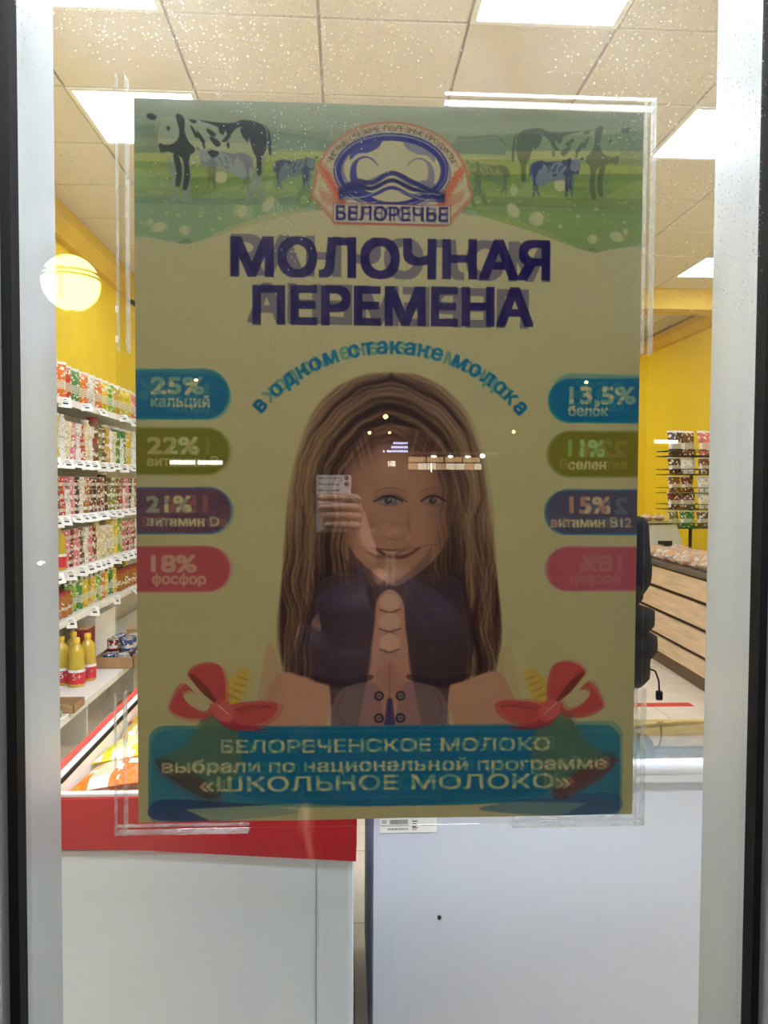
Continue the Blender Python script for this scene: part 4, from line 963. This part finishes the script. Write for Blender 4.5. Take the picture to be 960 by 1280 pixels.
# local: y runs along the front, x to the back of the counter
LC = 4.2
part('carcass', MB().box(.03, .54, 0, LC, .1, .80), M_['woodgap'], ct)
for a, b in ((.625, .655), (.663, .812), (.845, 1.008), (1.04, 1.20), (1.232, 1.345)):
    pass
for a, b in ((.665, .815), (.845, 1.005), (1.035, 1.20), (1.23, 1.345)):
    part('plank', MB().bevbox(0, .028, 0, LC, CZ-b, CZ-a, .003), M_['wood'], ct)
part('worktop', MB().bevbox(-.02, .56, -.01, LC+.01, .802, .835, .003), M_['woodtop'], ct)
part('plinth', MB().box(.02, .52, .02, LC-.02, 0, .1), M_['plinth'], ct)
def on_counter(x, y): 
    a = -math.radians(2.6); b = W(2.47, 4.3, 0); return Vector((b.x+x*math.cos(a)-y*math.sin(a), b.y+x*math.sin(a)+y*math.cos(a), .8355))
def p_loaf(L_, w, h, nm, crust):
    r = proto(nm, 'bread'); b = MB(); n = 10; vs = []; fs = []
    for i in range(n+1):
        t = i/n; s = math.sin(math.pi*min(max(t, .04), .96))**.4
        for k in range(12):
            a = 2*math.pi*k/12; z = math.sin(a); vs.append(((t-.5)*L_, math.cos(a)*w/2*s, h/2+(z*h/2 if z > 0 else z*h*.5)*s))
    for i in range(n):
        for k in range(12): fs.append((i*12+k, i*12+(k+1) % 12, (i+1)*12+(k+1) % 12, (i+1)*12+k))
    b.add(vs, fs, True); b.add([vs[k] for k in range(12)], [tuple(range(12))]); b.add([vs[n*12+k] for k in range(12)], [tuple(range(12))])
    o = b.obj('loaf', M_['bread'], r)
    bm = MB(); f = pillow_mb(w*1.35, L_*1.3, h*1.0, 10); g = [( (z-L_*.65), y, h*.52+x*1.15) for x, y, z in f.v]
    bm.add(g, f.f, True); s = bm.obj('clear_wrap', WRAP, r); return r
def wrap_mat():
    m = bpy.data.materials.new('clear_wrap'); m.use_nodes = True; N = m.node_tree.nodes; L = m.node_tree.links; p = N['Principled BSDF']
    p.inputs['Base Color'].default_value = (.95, .92, .88, 1); p.inputs['Roughness'].default_value = .18
    tc = N.new('ShaderNodeTexCoord'); nz = N.new('ShaderNodeTexNoise'); nz.inputs['Scale'].default_value = 18; nz.inputs['Detail'].default_value = 2; L.new(tc.outputs['Object'], nz.inputs['Vector'])
    b = N.new('ShaderNodeBump'); b.inputs['Strength'].default_value = .8; b.inputs['Distance'].default_value = .02; L.new(nz.outputs['Fac'], b.inputs['Height']); L.new(b.outputs[0], p.inputs['Normal'])
    tr = N.new('ShaderNodeBsdfTransparent'); mx = N.new('ShaderNodeMixShader')
    mr = N.new('ShaderNodeMapRange'); mr.inputs[1].default_value = .4; mr.inputs[2].default_value = .62; mr.inputs[3].default_value = .12; mr.inputs[4].default_value = .62; L.new(nz.outputs['Fac'], mr.inputs[0])
    L.new(mr.outputs[0], mx.inputs[0]); L.new(tr.outputs[0], mx.inputs[1]); L.new(p.outputs[0], mx.inputs[2]); L.new(mx.outputs[0], N['Material Output'].inputs[0]); return m
WRAP = wrap_mat()
bread = p_loaf(.125, .105, .085, 'bread_loaf', 0); bun = p_loaf(.10, .10, .075, 'bread_bun', 0)
for j in range(18):
    for i in range(3):
        y = .5+j*.185; x = .085+i*.175
        if (x > .2 and abs(y-2.9) < .33): continue
        p_ = on_counter(x, y)
        wh = ['front row', 'middle row', 'rear row'][i]
        pr, nn = (bread, 'long loaf') if (i+j) % 2 else (bun, 'round bun')
        place(pr, p_, rnd.uniform(-.5, .5), scale=(rnd.uniform(.9, 1.1), rnd.uniform(.9, 1.05), rnd.uniform(.75, 1.25)), label=f'bagged {nn} on oak counter, {wh}, {ORD[j]} from window end', group='bagged bread on the counter')
# scale with bagged buns
sc = empty('counter_scale', on_counter(.38, 2.32), .1, 'grey flat-topped weighing scale with sloping sides on the bread counter', 'scale')
def frus(w0, w1, d0, d1, h0, h1): return MB().add([(-w0, -d0, h0), (w0, -d0, h0), (w0, d0, h0), (-w0, d0, h0), (-w1, -d1, h1), (w1, -d1, h1), (w1, d1, h1), (-w1, d1, h1)], [(0,3,2,1), (4,5,6,7), (0,1,5,4), (1,2,6,5), (2,3,7,6), (3,0,4,7)])
sc.location = on_counter(.37, 2.9)
part('housing', frus(.19, .13, .17, .13, .0, .25), M_['scalem'], sc); part('neck', MB().box(-.1, .1, -.09, .09, .25, .262), M_['dgrey'], sc); part('weighing_plate', MB().bevbox(-.17, .17, -.15, .15, .262, .278, .004), M_['alu'], sc)
part('display', MB().box(-.07, .07, -.165, -.150, .05, .10), M_['ink'], sc)
for k, (dx, dy) in enumerate(((-.09, 0), (.03, .02))):
    place(bun, sc.location+Vector((dx, dy, .279)), .4+k, f'bagged round bun resting on top of the weighing scale, {"left" if k == 0 else "right"} one', 'buns on the scale')
# wire rack of packets
rk = empty('wire_rack', on_counter(.55, 2.75), .15, 'black and green wire rack of hanging packets behind the bread', 'display rack')
rk.location.z = 0; rk.location = W(3.40, 7.4, CZ)
part('post', MB().rod((0, 0, .0), (0, 0, 1.93), .017), M_['blackiron'], rk); part('post', MB().rod((.26, .05, 0), (.26, .05, 1.93), .013), M_['greeniron'], rk)
part('base', MB().bevbox(-.22, .46, -.2, .25, 0, .04, .01), M_['blackiron'], rk)
tiers = [1.74, 1.56, 1.38, 1.22, 1.04]
for tz in tiers:
    b = MB()
    for dz in (0, .05):
        for a, c in (((-.26, -.16, tz+dz), (.46, -.16, tz+dz)), ((-.26, .2, tz+dz), (.46, .2, tz+dz)), ((-.26, -.16, tz+dz), (-.26, .2, tz+dz)), ((.46, -.16, tz+dz), (.46, .2, tz+dz))): b.rod(a, c, .0045, 6)
    for x in np.arange(-.26, .47, .06): b.rod((x, -.16, tz), (x, .2, tz), .003, 5); b.rod((x, -.16, tz), (x, -.16, tz+.05), .003, 5)
    part('wire_basket', b, M_['greeniron'] if tz in (1.22, 1.04, 1.38) else M_['blackiron'], rk)
pk = p_bag(.15, .17, .045, 'sweets_packet')
CN['violet'] = (150, 70, 130)
for ti, tz in enumerate(tiers):
    cols = [['dark brown', 'brown', 'pink', 'violet', 'pink'], ['dark brown', 'white', 'brown', 'green', 'violet'], ['brown', 'dark red', 'white', 'lime', 'white'], ['dark red', 'brown', 'white'], ['olive', 'green', 'brown']][ti]
    for i, cn in enumerate(cols):
        p_ = rk.location+Vector((-.20+i*.15, -.10+.05*(i % 2), tz+.006))
        sc_ = (1, 1, 1.35) if ti == 0 else (1, 1, .9)
        place(pk, p_, 0, f'{cn} shiny packet in wire rack, {ORD[i]} from left, {["top", "second", "middle", "fourth", "lowest"][ti]} tier', 'packets in the wire rack', srgb(*CN[cn]), scale=sc_, rot=(0, math.radians(-12), math.radians(-80+rnd.uniform(-20, 20))))
# ------------------------------------------------------------------ the street side
EXT = 1
tag(MB().box(-14, 14, -60, -.12, -.32, -.2).obj('pavement', M_['pave']), kind='structure')
al = bpy.data.lights.new('canopy_lamp', 'AREA'); al.energy = 22; al.size = 1.6; al.size_y = .2; al.shape = 'RECTANGLE'; al.color = (.82, .9, 1.0)
cl = empty('facade_fill', (0, -.42, 2.72), label='cool white fill strip added out of view above the shop window', cat='light')  # unseen fill strip, added to light the phone, hand and freezer fronts
MB().bevbox(-.82, .82, -.05, .05, 0, .05, .008).obj('housing', M_['upvc'], cl)
MB().box(-.8, .8, -.04, .04, -.006, 0).obj('tube_cover', emit('canopy_tube', (.9, .95, 1.0), 210.0), cl)
MB().box(-.02, .02, .0, .40, .05, .08).obj('bracket', M_['pole'], cl)
bpy.data.lights.remove(al)
# ------------------------------------------------------------------ people
def skin(name, V, E_, Rr, m, parent, root=0, sub=2):
    me = bpy.data.meshes.new(name); me.from_pydata([tuple(v) for v in V], E_, []); o = bpy.data.objects.new(name, me); COL.objects.link(o)
    sm = o.modifiers.new('s', 'SKIN'); sm.use_smooth_shade = True; ss = o.modifiers.new('u', 'SUBSURF'); ss.levels = sub
    sv = me.skin_vertices[0].data
    for i, r in enumerate(Rr): sv[i].radius = r if isinstance(r, tuple) else (r, r); sv[i].use_root = (i == root)
    dg = bpy.context.evaluated_depsgraph_get(); ev = o.evaluated_get(dg); nm = bpy.data.meshes.new_from_object(ev)
    o.modifiers.clear(); o.data = nm; bpy.data.meshes.remove(me); nm.name = name
    nm.materials.clear(); nm.materials.append(m); nm.polygons.foreach_set('use_smooth', [True]*len(nm.polygons)); o.parent = parent; return o
def head_mb(c, yaw=0.0):
    """head with brow, nose, lips, chin and ears; faces +y, c is the head's centre"""
    b = MB(); n = 36; mrow = 30; vs = []; fs = []
    for j in range(mrow+1):
        ph = math.pi*j/mrow-math.pi/2; zz = math.sin(ph)
        for i in range(n):
            th = 2*math.pi*i/n; x = math.cos(th)*math.cos(ph); y = math.sin(th)*math.cos(ph); z = zz
            X = x*.074; Y = y*.094; Z = z*.115
            if z < 0: X *= 1-.30*(-z)**1.5; Y = Y*(1-.12*(-z))+.018*(-z)
            fr = max(0, y)**2
            g = lambda a, b_, s: math.exp(-((x-a)/s)**2-((z-b_)/s)**2)
            Y += fr*(.020*math.exp(-(x/.16)**2)*math.exp(-((z+.12)/.20)**2)*(1 if z < .1 else .3)+.010*math.exp(-(x/.14)**2-((z+.22)/.10)**2)
                     -.010*(g(.38, .06, .2)+g(-.38, .06, .2))+.005*math.exp(-((z-.22)/.1)**2)+.006*math.exp(-(x/.3)**2-((z+.50)/.09)**2)+.008*math.exp(-(x/.3)**2-((z+.82)/.2)**2))
            vs.append((X, Y, Z))
    for j in range(mrow):
        for i in range(n): fs.append((j*n+i, j*n+(i+1) % n, (j+1)*n+(i+1) % n, (j+1)*n+i))
    M = Matrix.Translation(c) @ Matrix.Rotation(yaw, 4, 'Z'); b.add(vs, fs, True, M)
    for sx in (-1, 1): b.lathe([(.004, -.030), (.016, -.018), (.020, 0), (.017, .020), (.004, .032)], 12, M @ Matrix.Translation((sx*.074, -.004, -.004)) @ Matrix.Scale(.45, 4, (1, 0, 0)))
    return b, M
def person(nm, label, loc, rz, coat, armR, armL, hand_R=None, yaw=0.0, bulk=1.0):
    r = empty(nm, loc, rz, label, 'person')
    H = 1.68
    V = [(0,0,.93),(0,.0,1.08),(0,0,1.24),(0,-.01,1.38),(0,-.005,1.46),(0,.0,1.54), (.095,0,.88),(.10,.015,.50),(.105,-.01,.10),(.11,.12,.035), (-.095,0,.88),(-.10,.015,.50),(-.105,-.01,.10),(-.11,.12,.035)]
    R_ = [(.15,.11),(.13,.10),(.15,.11),(.12,.085),.055,.052, .088,.06,.04,.035, .088,.06,.04,.035]
    E_ = [(0,1),(1,2),(2,3),(3,4),(4,5),(0,6),(6,7),(7,8),(8,9),(0,10),(10,11),(11,12),(12,13)]
    for s_, arm in ((1, armR), (-1, armL)):
        k = len(V); V += [(s_*.17,-.01,1.375)]+list(arm); R_ += [.055,.042,.028]; E_ += [(3,k),(k,k+1),(k+1,k+2)]
    body = skin('body', V, E_, R_, M_['skin'], r)
    hb, Mh = head_mb(Vector((0, .012, 1.635)), yaw); hd = hb.obj('head', M_['skin'], body)
    for sx in (-1, 1):
        MB().lathe([(.001,-.011),(.008,-.008),(.011,0),(.008,.008),(.001,.011)], 12, Mh @ Matrix.Translation((sx*.029,.072,.006))).obj('eye', mat('eye_white',(225,222,216),.2), body)
    MB().lathe([(.002,-.02),(.0045,-.01),(.005,0),(.0045,.01),(.002,.02)], 8, Mh @ Matrix.Translation((0,.098,-.057)) @ Matrix.Rotation(math.pi/2,4,'Y')).obj('lips', mat('lips',(150,84,78),.5), body)
    hr = MB(); vs = []; n = 28; rr_ = random.Random(9)
    for j in range(15):
        ph = math.pi*j/14*.62
        for i in range(n):
            th = 2*math.pi*i/n; fw = max(0, math.sin(th)); k = 1+.02*rr_.random()
            a = ph*(1-.42*fw); vs.append((math.sin(a)*math.cos(th)*.084*k, math.sin(a)*math.sin(th)*.102*k-.006, math.cos(a)*.124*k))
    fs = [(j*n+i, j*n+(i+1) % n, (j+1)*n+(i+1) % n, (j+1)*n+i) for j in range(14) for i in range(n)]
    hr.add(vs, fs, True, Mh); hr.obj('hair', M_['hairm'], r)
    # trousers and boots
    skin('trousers', [(0,0,.95),(.095,0,.86),(.10,.015,.50),(.105,-.01,.13),(-.095,0,.86),(-.10,.015,.50),(-.105,-.01,.13)], [(0,1),(1,2),(2,3),(0,4),(4,5),(5,6)], [(.16,.125),.10,.075,.06,.10,.075,.06], M_['trouser'], r, 0, 2)
    for sx in (-1, 1): skin('boot', [(sx*.105,-.02,.16),(sx*.105,-.02,.055),(sx*.11,.10,.045),(sx*.112,.17,.035)], [(0,1),(1,2),(2,3)], [.062,.055,.045,.033], M_['boot'], r, 1, 2)
    # padded coat with stitched rings
    prof = [(.20,.74)]
    for k in range(7):
        z0_ = .75+k*.095; w_ = [.268,.290,.280,.242,.224,.226,.218][k]*bulk
        prof += [(w_*.93, z0_), (w_, z0_+.025), (w_*1.005, z0_+.05), (w_, z0_+.075)]
    prof += [(.205,1.43),(.13,1.475),(.085,1.50),(.078,1.545),(.068,1.55)]
    ct_ = MB().lathe(prof, 32, None, True, 1.0, .72).obj('coat', coat, r)
    for s_, arm in ((1, armR), (-1, armL)):
        a, e, w_ = Vector((s_*.17,-.01,1.36)), Vector(arm[0]), Vector(arm[1]); P = []; Rs = []
        for k in range(5): P.append(a.lerp(e, k/4)); Rs.append(.085-.016*k/4+(.006 if k % 2 else 0))
        for k in range(1, 5): P.append(e.lerp(w_, k/4*.9)); Rs.append(.070-.018*k/4+(.006 if k % 2 else 0))
        skin('sleeve', P, [(i, i+1) for i in range(len(P)-1)], Rs, coat, ct_, 0, 2)
    # hands
    def relaxed(s_, w_, d):
        w_ = Vector(w_); d = Vector(d).normalized(); side = Vector((0,1,0)); V = [w_, w_+d*.045, w_+d*.085]; Rr = [.024,(.03,.018),(.032,.014)]; E_ = [(0,1),(1,2)]
        for f_, L_ in enumerate((.068,.078,.072,.058)):
            b0 = w_+d*.088+side*(.026-.017*f_); k = len(V); c = Vector((-s_*.4,0,0))
            V += [b0, b0+d*L_*.5+c*.012, b0+(d+c*.6)*L_*.95]; Rr += [.0095,.0085,.007]; E_ += [(2,k),(k,k+1),(k+1,k+2)]
        k = len(V); V += [w_+d*.04+side*.03, w_+d*.075+side*.048]; Rr += [.011,.008]; E_ += [(1,k),(k,k+1)]
        return skin('hand', V, E_, Rr, M_['skin'], body, 1, 2)
    for s_, arm in ((1, armR), (-1, armL)):
        if s_ == 1 and hand_R: hand_R(body, Vector(arm[1])); continue
        relaxed(s_, arm[1], Vector(arm[1])-Vector(arm[0]))
    return r, ct_
cu, coat1 = person('person', 'person in dark navy padded jacket standing between the freezers and the bread counter', W(.818, 2.75, CZ), -.25, M_['jacket'], [(.205,-.02,1.12),(.13,.20,1.04)], [(-.235,-.02,1.10),(-.20,.12,.90)])
cu.scale = (1.06, 1.06, .99)
cord = MB(); P = [Vector((.262,.02,.80)), Vector((.288,.02,.79)), Vector((.300,.02,.755)), Vector((.302,.02,.715))]
for a, b in zip(P, P[1:]): cord.rod(a, b, .0035, 6)
cord.bevbox(.291, .313, .010, .030, .685, .718, .004); cord.obj('drawcord', M_['black'], coat1)
# photographer: only seen mirrored in the glass
def grip(body, wrist):
    o = Vector((.05, -1.25, -.2))                   # figure origin in the world
    w = lambda x, y, z: (Vector((x, y, z))-o)/.93
    V = [wrist, w(-.004,-.955,1.285), w(-.016,-.945,1.325), w(-.026,-.938,1.365)]; Rr = [.026,(.028,.03),(.022,.034),(.016,.030)]; E_ = [(0,1),(1,2),(2,3)]
    for f_ in range(4):
        z = 1.418-.0205*f_; k = len(V); tip = (-.120,-.116,-.112,-.104)[f_]
        V += [w(-.026,-.930,z-.004), w(-.030,-.903,z), w(-.062,-.8965,z+.002), w(tip,-.9005,z+.001)]; Rr += [.0125,.0118,.0108,.0088]
        E_ += [(3 if f_ < 2 else 2, k),(k,k+1),(k+1,k+2),(k+2,k+3)]
    k = len(V); V += [w(-.022,-.952,1.335), w(-.040,-.944,1.365), w(-.056,-.9345,1.385)]; Rr += [.016,.012,.009]; E_ += [(1,k),(k,k+1),(k+1,k+2)]
    h_ = skin('hand', V, E_, Rr, M_['skin'], body, 1, 2)
    MB().lathe([(.0108,-.002),(.0118,-.002),(.0118,.002),(.0108,.002)], 16, Matrix.Translation(w(-.045,-.9,1.365)) @ Matrix.Rotation(math.pi/2,4,'Y')).obj('ring', M_['chrome'], h_)
ph, coat2 = person('person', 'photographer in dark plum coat holding up a phone, mirrored faintly in the shop glass', (.05, -1.25, -.2), 0, M_['ocoat'], [(.10,.24,1.355),(-.045,.303,1.557)], [(-.23,-.02,1.10),(-.22,.06,.86)], grip, bulk=.86)
ph.scale = (.93, .93, .93)
shade_cap = MB().lathe([(.088,1.655),(.094,1.69),(.090,1.73),(.062,1.765),(.002,1.775)], 24, Matrix.Translation((0, .004, 0)), True, 1.0, 1.14); shade_cap.prism([(-.075,.085),(.075,.085),(.07,.15),(.035,.185),(-.035,.185),(-.07,.15)], 1.668, 1.675, 'z'); shade_cap.obj('cap', M_['black'], ph)  # cap added so its brim keeps the overhead light off the face
pn = empty('phone', (-.080, -.9165, 1.398), label='phone in a pale printed case, held up to the window and mirrored in it', cat='phone')
MB().bevbox(-.040, .040, -.004, .0035, -.058, .073, .003).obj('case', mat('pale_case', (244, 242, 240), .4), pn)
MB().box(-.036, .036, -.0045, -.004, -.054, .069).obj('screen', mat('screen_black', (8, 8, 10), .1), pn)
for z in (.052, .066): MB().lathe([(.0052, 0), (.0052, .0012), (.004, .0014)], 16, Matrix.Translation((.029, .0035, z)) @ Matrix.Rotation(-math.pi/2, 4, 'X')).obj('lens', M_['ink'], pn)
pr_ = MB(); r3 = random.Random(11)
for z in (.064, .050, .036, .022, .014):
    x = -.034
    while x < .012: w_ = r3.uniform(.003, .010); pr_.box(x, x+w_, .0035, .0037, z, z+r3.uniform(.0012, .004)); x += w_+r3.uniform(.001, .004)
pr_.obj('case_print', M_['ink'], pn)

# ------------------------------------------------------------------ street lamps and far lights, seen mirrored in the glass
gl_ = empty('globe_lamp', (-2.13, -5.14, -.2), label='glowing greenish-yellow globe street lamp with two dark bands', cat='street lamp')
zc = 3.16
MB().lathe([(.002+.205*math.sin(math.pi*k/16), -.205*math.cos(math.pi*k/16)) for k in range(0, 17)], 28, Matrix.Translation((0, 0, zc)), cap=False).obj('globe', emit('globe_glow', (.66, 1.0, .44), GLOBE), gl_)
for dz in (.030, .065):
    rg = math.sqrt(.205**2-dz**2)+.004; MB().lathe([(rg-.004, dz-.008), (rg+.005, dz-.008), (rg+.005, dz+.008), (rg-.004, dz+.008)], 28, Matrix.Translation((0, 0, zc)), cap=False).obj('band', M_['pole'], gl_)
MB().box(.0-.004, .004, .205, .212, -.16, .08, Matrix.Translation((0, 0, zc))).obj('rib', M_['pole'], gl_)
MB().lathe([(.05, 0), (.045, .1), (.03, .3), (.028, zc-.2), (.06, zc-.17)], 14).obj('post', M_['pole'], gl_)
def lamp(x, y, z, r_, col, e, nm, label, cat='street lamp', grp=None):
    o = empty(nm, (x, y, -.2), label=label, cat=cat, group=grp); z += .2
    MB().lathe([(r_*.3, -r_*.8), (r_, -r_*.2), (r_, r_*.2), (r_*.3, r_*.8)], 12, Matrix.Translation((0, 0, z))).obj('lamp_head', emit(nm+'_glow', col, e), o)
    MB().lathe([(.07, 0), (.04, .3), (.035, z-r_*.9)], 8, Matrix.Translation((0, -.0, 0))).obj('post', M_['pole'], o); return o
SO = (1.0, .50, .14)
for (x, y, z, r_), l in zip([(1.52,-29.14,4.08,.10), (1.21,-39.14,4.12,.09), (3.12,-54.14,5.13,.09), (6.12,-27.14,3.39,.06), (-4.82,-24.14,4.75,.06), (7.85,-24.14,4.83,.06)],
                            ['brightest orange street lamp across the road', 'orange street lamp left of and behind the brightest one', 'faintest orange street lamp, farthest down the road', 'orange street lamp right of the lit market hall', 'orange street lamp far to the left of the road', 'tall orange street lamp far to the right']):
    lamp(x, y, z, r_, SO, 30, 'street_lamp', l, grp='orange street lamps')
lamp(5.33, -29.14, 2.58, .10, (.85, .95, 1), 26, 'white_lamp', 'cold white street lamp right of the lit market hall')
lamp(-2.40, -5.2, .83, .02, (1, .97, .9), 10, 'bollard_lamp', 'low bollard with a small white light')
def strip(x0, x1, y, z, nm, label):
    o = empty(nm, ((x0+x1)/2, y, -.2), label=label, cat='light'); h_ = (x1-x0)/2; z += .2
    MB().box(-h_, h_, -.03, .0, z-.07, z+.07).obj('lit_face', emit('strip_glow', (1, .98, .92), 6), o); MB().box(-h_-.05, h_+.05, -.2, -.03, z-.12, z+.12).obj('casing', M_['pole'], o)
    for s_ in (-1, 1): MB().rod((s_*h_*.8, -.1, 0), (s_*h_*.8, -.1, z-.12), .05).obj('post', M_['pole'], o)
strip(-5.89, -4.15, -25.14, 2.15, 'strip_light', 'long white lit strip on two posts, far left across the road')
strip(12.2, 13.17, -29.14, 3.2, 'strip_light', 'short white lit strip on two posts, far right across the road')
mh = empty('market_hall', (6.0, -45.2, -.2), label='lit low shop building across the road with warm windows and three roof-edge lamps', cat='building')
MB().box(-2.4, 3.0, -1.5, 0, 0, 3.9).obj('wall', mat('dark_facade', (70, 62, 54), .8), mh)
MB().box(-2.4, 3.1, -1.55, .25, 3.45, 3.62).obj('canopy', mat('beige_canopy', (190, 160, 110), .7), mh)
we = emit('warm_window', (1.0, .62, .28), 1.6); wc = emit('cool_window', (1.0, .88, .62), 2.6)
for k in range(8): 
    o = MB().box(-2.25+k*.57-.02, -2.25+k*.57+.52, .0, .03, 2.55, 2.92).obj('window', wc if k % 3 else we, mh)
for k in range(4): MB().box(-2.25+k*1.1, -2.25+k*1.1+1.0, .0, .03, 3.0, 3.3).obj('lit_board', we, mh)
MB().box(-.9, -.86, .03, .06, 2.4, 2.95).obj('bright_doorway', emit('doorway', (1, .95, .85), 14), mh)
for x in (-.75, .25, 1.3): MB().lathe([(.05, -.08), (.16, -.02), (.16, .02), (.05, .04)], 12, Matrix.Translation((x, .2, 3.34))).obj('canopy_lamp', emit('canopy_lamp_glow', (.85, .95, 1), 16), mh)
sg = empty('roof_sign', (2.92, -44.5, -.2), label='dotted blue-white lit sign on a frame left of the lit building', cat='sign')
bl = emit('sign_glow', (.55, .62, 1.0), 7)
for j in range(3):
    b = MB(); n = (7, 8, 12)[j]
    for k in range(n): b.box(.72-k*.125-.085, .72-k*.125, 0, .03, 4.02-j*.24, 4.14-j*.24)
    b.obj('lamp_row', bl, sg)
MB().box(-.85, .8, -.1, -.02, 3.45, 4.2).obj('sign_frame', M_['pole'], sg); MB().rod((-.5, -.06, 0), (-.5, -.06, 3.45), .06).rod((.5, -.06, 0), (.5, -.06, 3.45), .06).obj('legs', M_['pole'], sg)
ki = empty('kiosk', (2.60, -44.9, -.2), label='small kiosk with a bright window under the dotted sign', cat='building')
MB().box(-.4, .38, -1.2, -.02, 0, 3.2).obj('wall', M_['outwall'], ki); MB().box(-.20, .34, -.02, .01, 2.72, 3.05).obj('window', emit('kiosk_window', (1, .92, .75), 3.5), ki)
MB().box(-.02, .02, .01, .03, 2.7, 3.06).box(-.22, .36, .01, .03, 3.03, 3.08).obj('window_bars', M_['pole'], ki)
